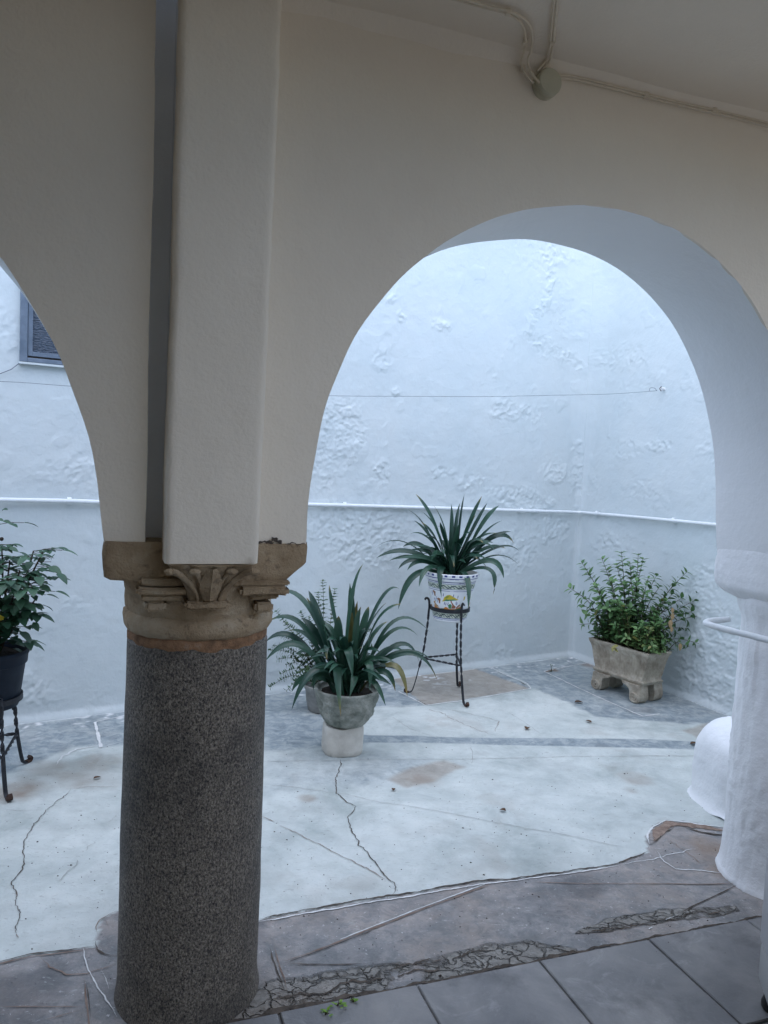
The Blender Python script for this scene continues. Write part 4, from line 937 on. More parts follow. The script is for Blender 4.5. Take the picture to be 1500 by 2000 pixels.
for i in range(34):
    a_ = random.uniform(0, 2*pi); ln = random.uniform(.22, .42); el = random.uniform(.35, 1.25)
    dv = np.array([cos(a_), sin(a_), 0]); tp = PC+dv*ln*cos(el)+np.array([0, 0, ln*sin(el)*.9]); vp = PC+dv*ln*.42*cos(el)+np.array([0, 0, ln*.62*sin(el)+.04])
    L.strap(PC+dv*.03-np.array([0, 0, .01]), vp, tp, random.uniform(.028, .04), (random.uniform(0, .7), 0, 0))
o = L.build('foliage', STRAP)
cl = thing('clivia_plant', 'large dark green strap leaved clivia spilling out of the stone bowl', 'plant', tuple(PC)); adopt(o, cl)

# clivia in the painted ceramic pot on the iron stand
SX, SY = .455, 4.90
RZ, RTOP = .552, .868
ipx = at(880, 1170, SY)
PXc = float(ipx[0]); print('pot centre', PXc)
SX = PXc
def pot_r(z):  # z 0..1
    return float(np.interp(z, [0, .05, .12, .25, .86, .87, .93, 1.], [.098, .106, .110, .117, .158, .165, .172, .174]))
HP = .316; ZP = .497
tp_ = thing('ceramic_pot', 'white glazed flower pot painted with a yellow tree, birds and blue bands', 'pot', (SX, SY, ZP))
nt_, nz_ = 420, 200
th = np.linspace(0, 2*pi, nt_, endpoint=False); zz = np.linspace(0, 1, nz_)
TH, ZZ = np.meshgrid(th, zz, indexing='ij'); rr_ = np.interp(ZZ, [0, .03, .10, .25, .84, .865, .93, .99, 1.], [.098, .106, .110, .118, .156, .165, .171, .174, .170])
PV = np.stack([rr_*np.cos(TH), rr_*np.sin(TH), ZZ*HP], -1).reshape(-1, 3)
col_ = np.zeros((nt_*nz_, 3)); col_[:] = (.74, .76, .78)
# facing coordinate: u = 0 at the camera side, in metres to the right as seen from the arcade
fa = atan2(-SY, -SX); du = ((TH-fa+pi) % (2*pi)-pi).ravel()*.135; vz = ZZ.ravel()
un = (fbm(du*60, vz*30, 5, 2)-.5)
def paint(mask, c_): col_[mask] = c_
def bandm(z0, z1): return (vz+un*.006 > z0) & (vz+un*.006 < z1)
BLUE_, GRN_, YEL_, BRN_, ORG_, OLV_ = (.02, .035, .20), (.04, .20, .09), (.56, .43, .03), (.26, .09, .04), (.56, .21, .04), (.24, .28, .04)
for z0, z1 in ((.905, .92), (.83, .845), (.80, .81), (.69, .70), (.655, .665), (.20, .215), (.085, .10), (.06, .068)): paint(bandm(z0, z1), BLUE_)
paint(bandm(.945, .985) & (np.sin(du*170) > .25), BLUE_)
paint(bandm(.70, .795), (.55, .60, .50)); paint(bandm(.10, .20), (.56, .60, .50))
for z0, z1, k_ in ((.705, .79, 100), (.108, .192, 100)):
    mid = (z0+z1)/2; hh = (z1-z0)/2; ph = np.sin(du*k_*1.0)*.55
    vv = (vz-mid)/hh
    paint(bandm(z0, z1) & (np.abs(vv-ph) < .28), (.05, .075, .09)); paint(bandm(z0, z1) & (np.abs(np.sin(du*k_*1.5+vv*2.2)) > .86) & (np.abs(vv) < .85), (.06, .09, .08))
def U(px): return (px-790)/900*.30*.95      # pixels of the pot close-up to metres round the pot
def Zc(py): return np.interp(py, [420, 640, 1010, 1300], [.97, .64, .30, .02])
def polym(pts): return in_poly(du+un*.004, vz+un*.01, [(U(a), float(Zc(b))) for a, b in pts])
scene_ = bandm(.245, .655)
paint(polym([(380, 960), (470, 1000), (560, 1020), (680, 1000), (780, 1010), (900, 1010), (1010, 960), (1080, 930), (1090, 1080), (900, 1110), (700, 1100), (500, 1060), (380, 1020)]) & scene_, ORG_)
paint(polym([(560, 1020), (650, 1010), (660, 1050), (560, 1050)]) & scene_, GRN_); paint(polym([(900, 1020), (1000, 990), (1050, 1010), (1050, 1060), (930, 1070)]) & scene_, GRN_)
paint(polym([(700, 1070), (880, 1060), (860, 1090), (720, 1095)]) & scene_, YEL_)
paint(polym([(610, 855), (640, 820), (660, 760), (720, 710), (760, 695), (820, 720), (880, 760), (960, 805), (900, 815), (800, 825), (700, 840), (640, 860)]), YEL_)
paint(polym([(640, 850), (700, 800), (780, 800), (860, 790), (940, 806), (800, 828), (700, 842)]), GRN_); paint(polym([(690, 750), (740, 715), (770, 720), (730, 770), (690, 790)]), OLV_)
paint(polym([(785, 825), (815, 825), (835, 880), (870, 930), (910, 960), (900, 1000), (820, 1000), (830, 930), (805, 870)]), BRN_); paint(polym([(910, 980), (990, 905), (1010, 930), (930, 1000)]), BRN_)
paint(polym([(745, 930), (790, 895), (820, 930), (815, 1000), (760, 1000)]), GRN_); paint(polym([(660, 1000), (690, 970), (750, 990), (740, 1020), (670, 1020)]), ORG_)
for a, b in ((435, 700), (545, 850)): paint(polym([(a-50, b-50), (a-10, b-60), (a+35, b-40), (a+30, b+10), (a+20, b+70), (a-5, b+50), (a-15, b), (a-50, b-20)]), (.26, .12, .06))
paint(polym([(400, 880), (430, 870), (440, 930), (500, 960), (530, 1000), (420, 990), (370, 900)]), (.40, .24, .11))
for a, b in ((470, 800), (450, 850), (490, 870), (660, 900), (690, 910), (740, 900), (930, 740), (910, 870), (930, 890), (640, 710), (840, 710), (350, 690), (370, 720), (1130, 670), (410, 830)): paint(polym([(a-9, b+30), (a+2, b-35), (a+14, b-30), (a+5, b+34)]), BLUE_)
paint(polym([(1065, 740), (1095, 720), (1100, 800), (1068, 830)]), YEL_)
# the back of the pot repeats the hills and trees loosely
bk = np.abs(du) > .17
paint(bk & (vz < .36+.05*np.sin(du*40)) & (vz > .245), ORG_); paint(bk & (((du % .14)-.07)**2*120+(vz-.5)**2*9 < .08), YEL_)
F_ = []
for i in range(nt_):
    i2 = (i+1) % nt_
    for j in range(nz_-1): F_.append((i*nz_+j, i2*nz_+j, i2*nz_+j+1, i*nz_+j+1))
b0 = len(PV); inner = [(.160, 1.0), (.150, .93), (.145, .90)]
PVl = PV.tolist(); cl_ = col_.tolist(); prevr = [i*nz_+nz_-1 for i in range(nt_)]
for r__, z__ in inner:
    ring = []
    for t in th: ring.append(len(PVl)); PVl.append((r__*cos(t), r__*sin(t), z__*HP)); cl_.append((.60, .58, .52))
    for i in range(nt_): F_.append((prevr[i], prevr[(i+1) % nt_], ring[(i+1) % nt_], ring[i]))
    prevr = ring
F_.append(tuple(i*nz_ for i in range(nt_))[::-1])
m = M('painted_glaze', .28, .5); m.base(m.attr('paint')); GLAZE = m.m
raw('body', PVl, F_, [GLAZE], tp_, 60, {'paint': np.array(cl_, np.float32)})
bm = bmesh.new(); lathe(bm, [(.146, .885*HP), (.10, .91*HP), (.02, .92*HP)], 40); rough(bm, .005, 30, 1); obj('soil', bm, SOIL, tp_, 60)

def iron_stand(name, label, c, feet, ztop, rr, leg_hook, braz, twist_z, thick=.0085, base_z=.0):
    st_ = thing(name, label, 'plant stand', (c[0], c[1], 0), 'wrought iron plant stands')
    bm = bmesh.new(); n = 64; RB = []
    for k in range(n):       # flat ring
        a_ = 2*pi*k/n; RB.append([bm.verts.new((r_*cos(a_), r_*sin(a_), z_)) for r_, z_ in ((rr, ztop-.012), (rr+.006, ztop-.012), (rr+.006, ztop+.012), (rr, ztop+.012))])
    for k in range(n):
        A, B = RB[k], RB[(k+1) % n]
        for j in range(4): bm.faces.new((A[j], B[j], B[(j+1) % 4], A[(j+1) % 4]))
    obj('ring', bm, IRON, st_, 40)
    br = []
    for (fx, fy) in feet:
        dx, dy = fx-c[0], fy-c[1]; R0 = hypot(dx, dy); ux, uy = dx/R0, dy/R0
        def P(r, z): return (ux*r, uy*r, z)
        rt = rr+.012
        path = [P(R0+.034, .030), P(R0+.044, .018), P(R0+.036, .009), P(R0+.016, .008), P(R0-.004, .018), P(R0-.018, .06), P(R0-.032, .12), P(R0-.046, .19), P(rt+(R0-.05-rt)*.62, .28), P(rt+(R0-.05-rt)*.34, .38), P(rt+(R0-.05-rt)*.12, ztop-.10), P(rt+.002, ztop-.03), P(rt, ztop), P(rt+.002, ztop+.03)]
        if leg_hook: path += [P(rt+.004, ztop+.042), P(rt+.012, ztop+.054), P(rt+.024, ztop+.055), P(rt+.030, ztop+.044)]
        CP = catmull(path, 9); Zs = [p[2] for p in CP]; L_ = np.concatenate([[0], np.cumsum([np.linalg.norm(CP[i+1]-CP[i]) for i in range(len(CP)-1)])])
        # the middle of each leg is twisted
        tw, acc = [], 0.
        for i in range(len(CP)):
            if i and twist_z[0] < Zs[i] < twist_z[1] and L_[i] > .1: acc += (L_[i]-L_[i-1])*2*pi/.105
            tw.append(acc)
        bm = bmesh.new(); N_ = len(CP)-1
        # resample finer where twisted
        fine_ = []; ft = []
        for i in range(N_):
            for j in range(3): fine_.append(CP[i]+(CP[i+1]-CP[i])*j/3); ft.append(tw[i]+(tw[i+1]-tw[i])*j/3)
        fine_.append(CP[-1]); ft.append(tw[-1]); nf_ = len(fine_)-1
        sweep(bm, fine_, lambda f: thick*(.75 if f < .06 else 1.), 4, lambda f: ft[int(round(f*nf_))], True, .42)
        lg = obj('leg', bm, IRON, st_, 40)
        bm = bmesh.new(); sweep(bm, [Vector(p)*1.0 for p in catmull(path[:4], 8)], thick*1.12, 4, 0, True, .7); obj('rusty_tip', bm, RUST, lg, 40)
        k_ = int(np.argmin([abs(z-braz)+(9 if L_[i] < .1 else 0) for i, z in enumerate(Zs)])); br.append(CP[k_])
    for i in range(3):
        a, b = br[i], br[(i+1) % 3]; bm = bmesh.new(); n_ = 60
        sweep(bm, [a+(b-a)*t for t in np.linspace(0.01, .99, n_)], thick*.85, 4, lambda f: f*np.linalg.norm(b-a)*2*pi/.09, True, .5); obj('brace', bm, IRON, st_, 40)
    return st_
def fxy(px, py): return tuple(floor(px, py)[:2])
iron_stand('iron_stand', 'black twisted wrought iron stand holding the painted white pot', (SX, SY), [fxy(803, 1354), fxy(894, 1343), fxy(906, 1378)], .575, .122, True, .235, (.18, .53), .0102)
L = Leafy(); PC = np.array([SX, SY, ZP+HP*.92])
LB = [((850, 40), (955, 215), 0, .034), ((942, 95), (1010, 260), .08, .026), ((1110, 40), (1085, 240), 0, .040), ((1203, 52), (1125, 230), -.03, .036), ((1230, 90), (1150, 240), .06, .03), ((1295, 102), (1190, 230), .0, .04), ((1312, 182), (1190, 280), -.05, .036), ((1360, 240), (1220, 300), .06, .022), ((1372, 300), (1250, 275), .1, .03), ((1402, 346), (1270, 330), .02, .016), ((1400, 420), (1260, 370), -.02, .016),
      ((1320, 490), (1240, 395), -.06, .034), ((1262, 578), (1235, 440), -.10, .036), ((1130, 652), (1115, 470), -.24, .042), ((988, 592), (985, 440), -.22, .038), ((868, 535), (930, 430), -.18, .034), ((757, 655), (850, 470), -.12, .038), ((757, 442), (870, 392), -.05, .034), ((805, 447), (890, 400), -.1, .030), ((710, 396), (860, 382), .05, .026), ((640, 382), (830, 350), .02, .03), ((624, 334), (800, 300), .1, .014), ((802, 122), (910, 230), .1, .012), ((842, 182), (940, 290), -.04, .036), ((880, 132), (975, 260), .06, .032),
      ((1055, 430), (1040, 370), -.20, .03), ((1095, 330), (1065, 320), -.17, .034), ((1005, 372), (1000, 345), -.18, .03), ((782, 322), (890, 322), .08, .03), ((1270, 335), (1170, 320), -.1, .034), ((822, 252), (930, 290), .02, .03), ((1040, 95), (1040, 260), .1, .026), ((1085, 90), (1060, 250), .12, .026), ((1170, 150), (1110, 280), -.08, .04), ((1210, 300), (1140, 310), -.12, .036), ((880, 190), (965, 300), -.1, .038), ((1330, 330), (1200, 340), .08, .026), ((900, 260), (980, 320), -.1, .034), ((1180, 390), (1120, 370), -.16, .034), ((930, 400), (980, 360), -.14, .032), ((1240, 450), (1150, 380), .02, .03), ((1290, 250), (1160, 300), .05, .03), ((980, 190), (1010, 310), -.08, .036), ((1080, 200), (1060, 320), -.1, .036)]
for (tx, ty), (vx, vy), dy, wd in LB:
    a_ = random.uniform(0, 2*pi); b0 = PC+np.array([cos(a_)*.03+(tx-1050)/450*.04, sin(a_)*.03+dy*.15, -.01])
    yel = .55 if (tx, ty) == (1262, 578) else 0
    L.strap(b0, at(*z2(vx, vy), SY+dy*.55), at(*z2(tx, ty), SY+dy), wd*random.uniform(.88, 1.22), (random.uniform(.05, .9) if wd > .017 else 0, 0, (.002 if yel or random.random() < .4 else 0)), tipf=.60 if wd > .02 else .25)
for i in range(24):
    a_ = random.uniform(0, 2*pi); ln = random.uniform(.2, .40); el = random.uniform(.3, 1.3)
    dv = np.array([cos(a_), sin(a_), 0]); tp = PC+dv*ln*cos(el)+np.array([0, 0, ln*sin(el)*.9]); vp = PC+dv*ln*.42*cos(el)+np.array([0, 0, ln*.6*sin(el)+.03])
    L.strap(PC+dv*.03-np.array([0, 0, .01]), vp, tp, random.uniform(.028, .04), (random.uniform(0, .7), 0, 0))
o = L.build('foliage', STRAP)
adopt(o, thing('clivia_plant', 'dark green strap leaved clivia growing high in the painted white pot', 'plant', tuple(PC)))

# ------------------------------------------------------------------ stone trough with a leafy shrub
nearc, Lc, Rc = np.array([1.728, 4.835]), np.array([1.458, 5.265]), np.array([1.925, 4.955])
ex = (Lc-nearc); TL = np.linalg.norm(ex); ex /= TL; ey = np.array([-ex[1], ex[0]]);
if np.dot(ey, Rc-nearc) < 0: ey = -ey
TWd = .232; ctr = nearc+ex*TL/2+ey*TWd/2
trA = atan2(ex[1], ex[0])
tr = thing('stone_trough', 'fluted rectangular cast stone trough on scrolled feet in the courtyard corner', 'planter', (ctr[0], ctr[1], 0), rz=trA)
ZB, ZR = .130, .345
bm = bmesh.new(); hl, hw = TL/2, TWd/2
def trect(z, l_, w_, fl=0., n=40, r=.012):
    ring = []
    def side(a, b, k, ax, sg):
        for i in range(k):
            t = i/k; p = [a[0]+(b[0]-a[0])*t, a[1]+(b[1]-a[1])*t]
            off = fl*(.5+.5*cos(t*k*pi/2)) if 0 < i < k else 0
            p[ax] -= sg*off*1.0
            ring.append(bm.verts.new((p[0], p[1], z)))
    side((-l_, -w_), (l_, -w_), 76, 1, -1); side((l_, -w_), (l_, w_), 36, 0, 1); side((l_, w_), (-l_, w_), 76, 1, 1); side((-l_, w_), (-l_, -w_), 36, 0, -1)
    return ring
rings = [trect(ZB-.012, hl-.055, hw-.028), trect(ZB, hl-.042, hw-.018), trect(ZB+.012, hl-.040, hw-.016), trect(ZB+.018, hl-.050, hw-.024), trect(ZB+.028, hl-.052, hw-.024, .005), trect(ZB+.05, hl-.046, hw-.022, .013), trect(ZB+.10, hl-.034, hw-.018, .014), trect(ZB+.15, hl-.022, hw-.014, .012), trect(ZB+.178, hl-.013, hw-.008, .005), trect(ZR-.022, hl-.004, hw-.002, 0), trect(ZR-.004, hl, hw), trect(ZR, hl-.003, hw-.003), trect(ZR, hl-.020, hw-.020), trect(ZR-.03, hl-.030, hw-.028)]
stitch(bm, rings); rough(bm, .003, 20, 3); rough(bm, .002, 60, 1)
obj('basin', bm, CAST, tr, 50)
for sx in (-1, 1):
    for sy in (-1, 1):
        bm = bmesh.new()
        # scrolled foot: a spiral-ended block
        pts2 = [(.048, .122), (.053, .092), (.058, .055), (.052, .020), (.030, .002), (.0, .0), (-.024, .016), (-.031, .045), (-.031, .072), (-.048, .094), (-.088, .108), (-.098, .122)]
        pts2 = [tuple(p) for p in catmull(pts2, 3)]
        fr = [bm.verts.new((sx*(hl-.105+p[0]), sy*(hw-.004), p[1])) for p in pts2]; bk_ = [bm.verts.new((sx*(hl-.105+p[0]), sy*(hw-.085), p[1])) for p in pts2]
        bm.faces.new(fr); bm.faces.new(bk_[::-1])
        for i in range(len(pts2)): bm.faces.new((fr[i], bk_[i], bk_[(i+1) % len(pts2)], fr[(i+1) % len(pts2)]))
        bmesh.ops.bevel(bm, geom=[e for e in bm.edges if e.calc_face_angle(0) > 1.2], offset=.010, segments=2, affect='EDGES')
        sp2 = [(hl-.092+.036*(1-t*.85)*cos(-t*4.2*pi+.6), sy*(hw+.000), .042+.036*(1-t*.85)*sin(-t*4.2*pi+.6)) for t in np.linspace(0, 1, 36)]
        sweep(bm, [(sx*p[0], p[1], p[2]) for p in sp2], .0085, 7)
        rough(bm, .002, 40, sx+sy*2)
        obj('foot', bm, CAST, tr, 50)
bm = bmesh.new(); g = [[bm.verts.new(((hl-.028)*(2*i/20-1), (hw-.027)*(2*j/10-1), ZR-.024+.01*mnoise.noise((i*.6, j*.6, 1)))) for j in range(11)] for i in range(21)]
for a, b in zip(g[:-1], g[1:]):
    for j in range(10): bm.faces.new((a[j], b[j], b[j+1], a[j+1]))
obj('soil', bm, SOIL, tr, 60)
def z3(x, y): return (1000+x/3., 1000+y/3.)
L = Leafy(); sbm = bmesh.new()
def tw(lx, ly, z): return np.array([ctr[0]+ex[0]*lx+ey[0]*ly, ctr[1]+ex[1]*lx+ey[1]*ly, z])
def shrub_stem(b, mid, tip, n_leaves, lsize, tone=(.5, 0, 0), bare=.1):
    pts = catmull([b, mid, tip], 8); sweep(sbm, pts, lambda f: .0032*(1-.6*f), 5)
    N_ = len(pts)
    for i in range(n_leaves):
        t = bare+(1-bare)*(i+.5)/n_leaves; k_ = min(int(t*(N_-1)), N_-2); p = pts[k_]; T = pts[k_+1]-pts[k_]; T = T/np.linalg.norm(T)
        for sg in ((0, pi) if i < n_leaves-1 else (0, 2.1, 4.2)):
            a_ = i*1.5708+sg+random.uniform(-.4, .4); o1 = np.cross(T, [.3, .2, 1.]); o1 /= np.linalg.norm(o1)+1e-9; o2 = np.cross(T, o1)
            dv = (o1*cos(a_)+o2*sin(a_))*1.0+T*.55+np.array([0, 0, .05]); sz = lsize*random.uniform(.65, 1.15)*(1.1-.35*t)
            tn = (min(1, max(0, tone[0]*random.uniform(.3, 1.6))), tone[1], tone[2])
            if random.random() < .012: tn = (1, .7, 0)
            L.leaf(p+dv*.004, dv, T+np.array([0, 0, .6]), sz, sz*.52, tn, random.uniform(.1, .5), .3)
ST_T = [((405, 290), -.02), ((440, 350), .03), ((525, 265), .0), ((560, 330), .05), ((640, 228), .0), ((610, 300), .06), ((690, 290), -.04), ((740, 240), .03), ((770, 265), .0), ((850, 365), .05), ((800, 380), -.05), ((1032, 342), .06), ((960, 410), .0), ((940, 480), .08), ((1000, 500), .05), ((1095, 505), .08), ((1132, 600), .02), ((1060, 580), .06), ((335, 442), .0), ((390, 480), .05), ((400, 540), -.04), ((395, 660), -.02), ((430, 600), -.08), ((480, 430), -.06), ((500, 520), -.1), ((1095, 770), .0), ((1040, 790), -.05), ((1030, 680), .03), ((990, 580), -.03), ((940, 560), -.06), ((580, 400), -.08), ((650, 420), -.1), ((730, 400), -.1), ((700, 350), .0), ((870, 430), -.05), ((900, 520), -.08), ((780, 470), -.1), ((620, 520), -.12), ((700, 560), -.13), ((560, 560), -.12), ((840, 600), -.12)]
for (tx, ty), dd in ST_T:
    q = z3(tx, ty); lx0 = np.interp(tx, [380, 1100], [hl-.06, -hl+.05]); b = tw(lx0*.8+random.uniform(-.03, .03), random.uniform(-.05, .05), ZR-.02)
    tip = at(q[0], q[1], b[1]+dd); md = (b+tip)/2+np.array([0, 0, .06])+(tip-b)*np.array([-.10, -.10, 0]); Ls = np.linalg.norm(tip-b)
    shrub_stem(b, md, tip, max(4, int(Ls/.040)), .066, (random.uniform(.25, .75), 0, 0), .12)
for i in range(130):
    lx0 = random.uniform(-hl+.02, hl-.03); ly0 = random.uniform(-hw+.02, hw-.02); b = tw(lx0, ly0, ZR-.02); h_ = random.uniform(.07, .33)*(1-.35*abs(lx0/hl)); sp0 = random.uniform(0, .6)
    tip = tw(lx0*(1+sp0*.25)+random.uniform(-.06, .06), ly0*(1+sp0)+random.uniform(-.07, .07), ZR+h_); md = (b+tip)/2+np.array([0, 0, .02])
    tn = (random.uniform(.1, .8), .35 if (lx0 < -.08 and random.random() < .10) else 0, 0)
    shrub_stem(b, md, tip, max(3, int(h_/.030)), .056, tn, .1)
for i in range(55):     # low fresh growth at the near end
    lx0 = random.uniform(-hl, -hl*.25); ly0 = random.uniform(-hw, hw*.6); b = tw(lx0*.95, ly0*.9, ZR-.02); tip = tw(lx0*1.06+random.uniform(-.05, .02), ly0*1.1+random.uniform(-.04, .04), ZR+random.uniform(.02, .10))
    shrub_stem(b, (b+tip)/2+np.array([0, 0, .02]), tip, 3, .042, (random.uniform(.6, 1), .12, 0))
for q, s_ in (((940, 590), .05), ((928, 630), .055), ((935, 670), .04), ((985, 768), .05), ((940, 560), .04)):
    p = at(*z3(*q), 4.80); L.leaf(p, (.02, -.2, -1), (0, -1, .1), s_, s_*.5, (1, 0, .8), .2)
for q in ((600, 785), (585, 795), (620, 780), (705, 730)):
    p = at(*z3(*q), 4.93); L.leaf(p, (random.uniform(-1, 1), -.5, -.3), (0, -.4, 1), .05, .026, (1, .8, 0), .2)
sh = thing('leafy_shrub', 'bushy shrub of small oval leaves sprouting from the stone trough', 'shrub', (ctr[0], ctr[1], ZR-.02))
adopt(L.build('foliage', PRIVET), sh); adopt(obj('stems', sbm, BARK, smooth=180), sh)

# ------------------------------------------------------------------ rose in the dark pot at the left edge
RX, RY = -1.705, 3.315
iron_stand('iron_stand', 'black twisted wrought iron stand under the dark blue pot', (RX, RY), [fxy(12, 1560), fxy(46, 1494), (RX-.235, RY+.02)], .385, .135, False, .165, (.16, .36), .0120)
rp = thing('plastic_pot', 'dark blue plastic pot in the stand at the left edge of the photo', 'pot', (RX, RY, .345))
bm = bmesh.new(); lathe(bm, [(.10, 0), (.122, .003), (.125, .01), (.149, .19), (.151, .194), (.157, .196), (.160, .23), (.165, .238), (.167, .246), (.165, .254), (.158, .256), (.152, .245), (.148, .225)], 64); obj('body', bm, NAVY, rp, 40)
bm = bmesh.new(); lathe(bm, [(.151, .218), (.148, .226), (.08, .232), (.01, .234)], 40); rough(bm, .006, 40, 1); obj('soil', bm, SOIL, rp, 60)
def zr(x, y): return (x/3.125, 960+y/3.125)
L = Leafy(); sbm = bmesh.new(); RB_ = np.array([RX, RY, .575])
def rose_spray(p, d, n, sz, tone):
    d = np.array(d, float); d /= np.linalg.norm(d); sd_ = np.cross(d, [0, 0, 1.]); sd_ /= np.linalg.norm(sd_)+1e-9
    end = p+d*sz*2.0+np.array([0, 0, -.012]); sweep(sbm, [p, (p+end)/2+np.array([0, 0, .006]), end], .0013, 4)
    for k_ in range(n):
        t = .45+.5*k_/max(1, n-1); c_ = p+(end-p)*t
        for sg in (-1, 1): L.leaf(c_, d*.5+sd_*sg+np.array([0, 0, random.uniform(-.25, .1)]), (0, 0, 1), sz*random.uniform(.75, 1.05), sz*.62, (tone*random.uniform(.5, 1.4), 0, 0), random.uniform(.1, .4), .2, 6)
    L.leaf(end, d+np.array([0, 0, -.2]), (0, 0, 1), sz*1.15, sz*.72, (tone, 0, 0), .3, .2, 6)
CANES = [((120, 480), (70, 680), -.10), ((40, 560), (20, 720), -.12), ((230, 640), (140, 760), .03), ((-40, 480), (-20, 680), -.1), ((10, 330), (5, 620), .02), ((262, 370), (150, 600), -.03), ((205, 362), (140, 560), .04), ((60, 420), (30, 640), -.05), ((180, 560), (120, 690), -.08), ((-60, 300), (-40, 600), 0), ((-140, 420), (-80, 640), .05), ((-200, 560), (-100, 700), -.05), ((-20, 120), (-10, 500), .06)]
for (tx, ty), (vx, vy), dy in CANES:
    tip = at(*zr(tx, ty), RY+dy); vi = at(*zr(vx, vy), RY+dy*.6); b = RB_+np.array([random.uniform(-.04, .04), random.uniform(-.04, .04), 0])
    pts = catmull([b, vi, tip], 10); sweep(sbm, pts, lambda f: .005*(1-.35*f), 6)
    for i in range(3, len(pts), 1):
        if random.random() < .62:
            a_ = random.uniform(0, 2*pi); rose_spray(pts[i], (cos(a_), sin(a_), random.uniform(-.2, .4)), random.choice((1, 1, 2)), random.uniform(.045, .070), random.uniform(.2, .9))
for q, dv, sz in (((330, 465), (1, -.2, -.2), .062), ((260, 470), (-.6, -.3, -.1), .04), ((315, 420), (.2, -.2, .5), .035), ((270, 580), (1, -.2, -.15), .055), ((240, 690), (1, .1, -.3), .04), ((210, 750), (.7, -.5, -.2), .045), ((220, 800), (.8, -.2, -.9), .045), ((150, 770), (.3, -1, -.4), .055), ((60, 800), (.1, -1, -.4), .06), ((130, 690), (.3, -1, .2), .055), ((90, 890), (.6, -.8, .1), .045), ((150, 660), (.6, -.6, -.2), .05), ((40, 180), (1, 0, -.1), .035), ((0, 170), (1, -.4, .0), .03), ((20, 110), (.4, -.2, .1), .03), ((80, 345), (1, -.1, -.2), .04), ((60, 405), (.8, -.3, .1), .022), ((300, 525), (1, .1, -.1), .03), ((200, 740), (.2, -1, -.5), .05), ((110, 760), (-.1, -1, -.4), .05), ((20, 900), (-.4, -.9, -.2), .05)):
    p = at(*zr(*q), RY-.06); L.leaf(p-np.array([*dv[:2], 0])*sz*.4, dv, (0, -.5, 1), sz, sz*.66, (random.uniform(.2, .9), 0, 0), .25, .2, 6)
    b = p-np.array(dv)*sz*.4; sweep(sbm, [b, b*.75+np.array([RX+.06, RY, b[2]-.02])*.25], .0013, 4)
for q in ((10, 290),): 
    bmesh.ops.create_uvsphere(sbm, u_segments=8, v_segments=6, radius=.009, matrix=Matrix.Translation(at(*zr(*q), RY)))
rs = thing('rose_bush', 'young rose bush with broad dark leaflets in the dark blue pot', 'plant', tuple(RB_))
adopt(L.build('foliage', ROSELEAF), rs); adopt(obj('canes', sbm, CANE, smooth=180), rs)
yp = at(1, 1205, RY-.12)
L = Leafy()
for k_ in range(9):
    a_ = k_*2*pi/9; L.leaf(yp, (cos(a_), -.4, sin(a_)), (0, -1, 0), .016, .014, (1, 1, 0), .4, .3)
YEL = flatmat('yellow_petal', (.55, .42, .03), (.65, .5, .06), .6, 20, 0)
o = raw('bloom', np.array(L.V), L.F, [YEL], None, 180); adopt(o, rs)

# ------------------------------------------------------------------ herb behind the stone bowl
HX, HY = -.315, 4.50
hp = thing('small_grey_pot', 'small plain grey pot half hidden behind the stone bowl by the wall', 'pot', (HX, HY, 0))
bm = bmesh.new(); lathe(bm, [(.072, .003), (.085, .006), (.098, .06), (.106, .13), (.114, .142), (.114, .158), (.106, .160), (.098, .145)], 56); rough(bm, .002, 30, 1); obj('body', bm, GREYPOT, hp, 40)
bm = bmesh.new(); lathe(bm, [(.099, .135), (.06, .14), (.01, .142)], 32); rough(bm, .004, 40, 1); obj('soil', bm, SOIL, hp, 60)
L = Leafy(); sbm = bmesh.new(); HB_ = np.array([HX, HY, .14])
def sprig(b, mid, tip, n, ls):
    pts = catmull([b, mid, tip], 12); sweep(sbm, pts, lambda f: .0022*(1-.6*f), 5)
    for i in range(n):
        t = .15+.85*(i+.5)/n; k_ = min(int(t*(len(pts)-1)), len(pts)-2); p = pts[k_]; T = pts[k_+1]-p; T = T/(np.linalg.norm(T)+1e-9)
        o1 = np.cross(T, [.2, 1., .1]); o1 /= np.linalg.norm(o1); o2 = np.cross(T, o1)
        for sg in (0, 2.1, 4.2):
            a_ = sg+i*.8+random.uniform(-1., 1.); dv = o1*cos(a_)+o2*sin(a_)+T*.6; sz = ls*random.uniform(.7, 1.2)*(1.15-.5*t)
            L.leaf(p, dv, T+np.array([0, 0, .5]), sz, sz*.5, (random.uniform(.1, .95), .15 if random.random() < .06 else 0, 0), .3, .2, 4)
for (tx, ty), dy in (((355, 495), 0), ((420, 540), .02), ((330, 560), -.02), ((105, 660), -.05), ((235, 660), 0), ((280, 690), .04), ((150, 720), .03), ((65, 870), -.02), ((90, 845), .02), ((110, 920), -.04), ((70, 1070), -.08), ((130, 1000), -.06), ((160, 1090), -.1), ((200, 1010), -.1), ((180, 800), .04), ((250, 760), .03), ((120, 790), 0), ((230, 900), -.05), ((300, 800), 0), ((160, 950), .02), ((640, 850), .06), ((620, 760), .06)):
    tip = at(*z2(tx, ty), HY+dy); mid = HB_*.45+tip*.55+np.array([0, 0, .07 if ty > 700 else .03]); n_ = max(8, int(np.linalg.norm(tip-HB_)/.017))
    sprig(HB_+np.array([random.uniform(-.05, .05), random.uniform(-.04, .04), 0]), mid, tip, n_, .036)
hb = thing('herb_plant', 'loose pale green feathery herb growing against the wall in the small grey pot', 'plant', tuple(HB_))
adopt(L.build('foliage', HERB), hb); adopt(obj('stems', sbm, BARK, smooth=180), hb)

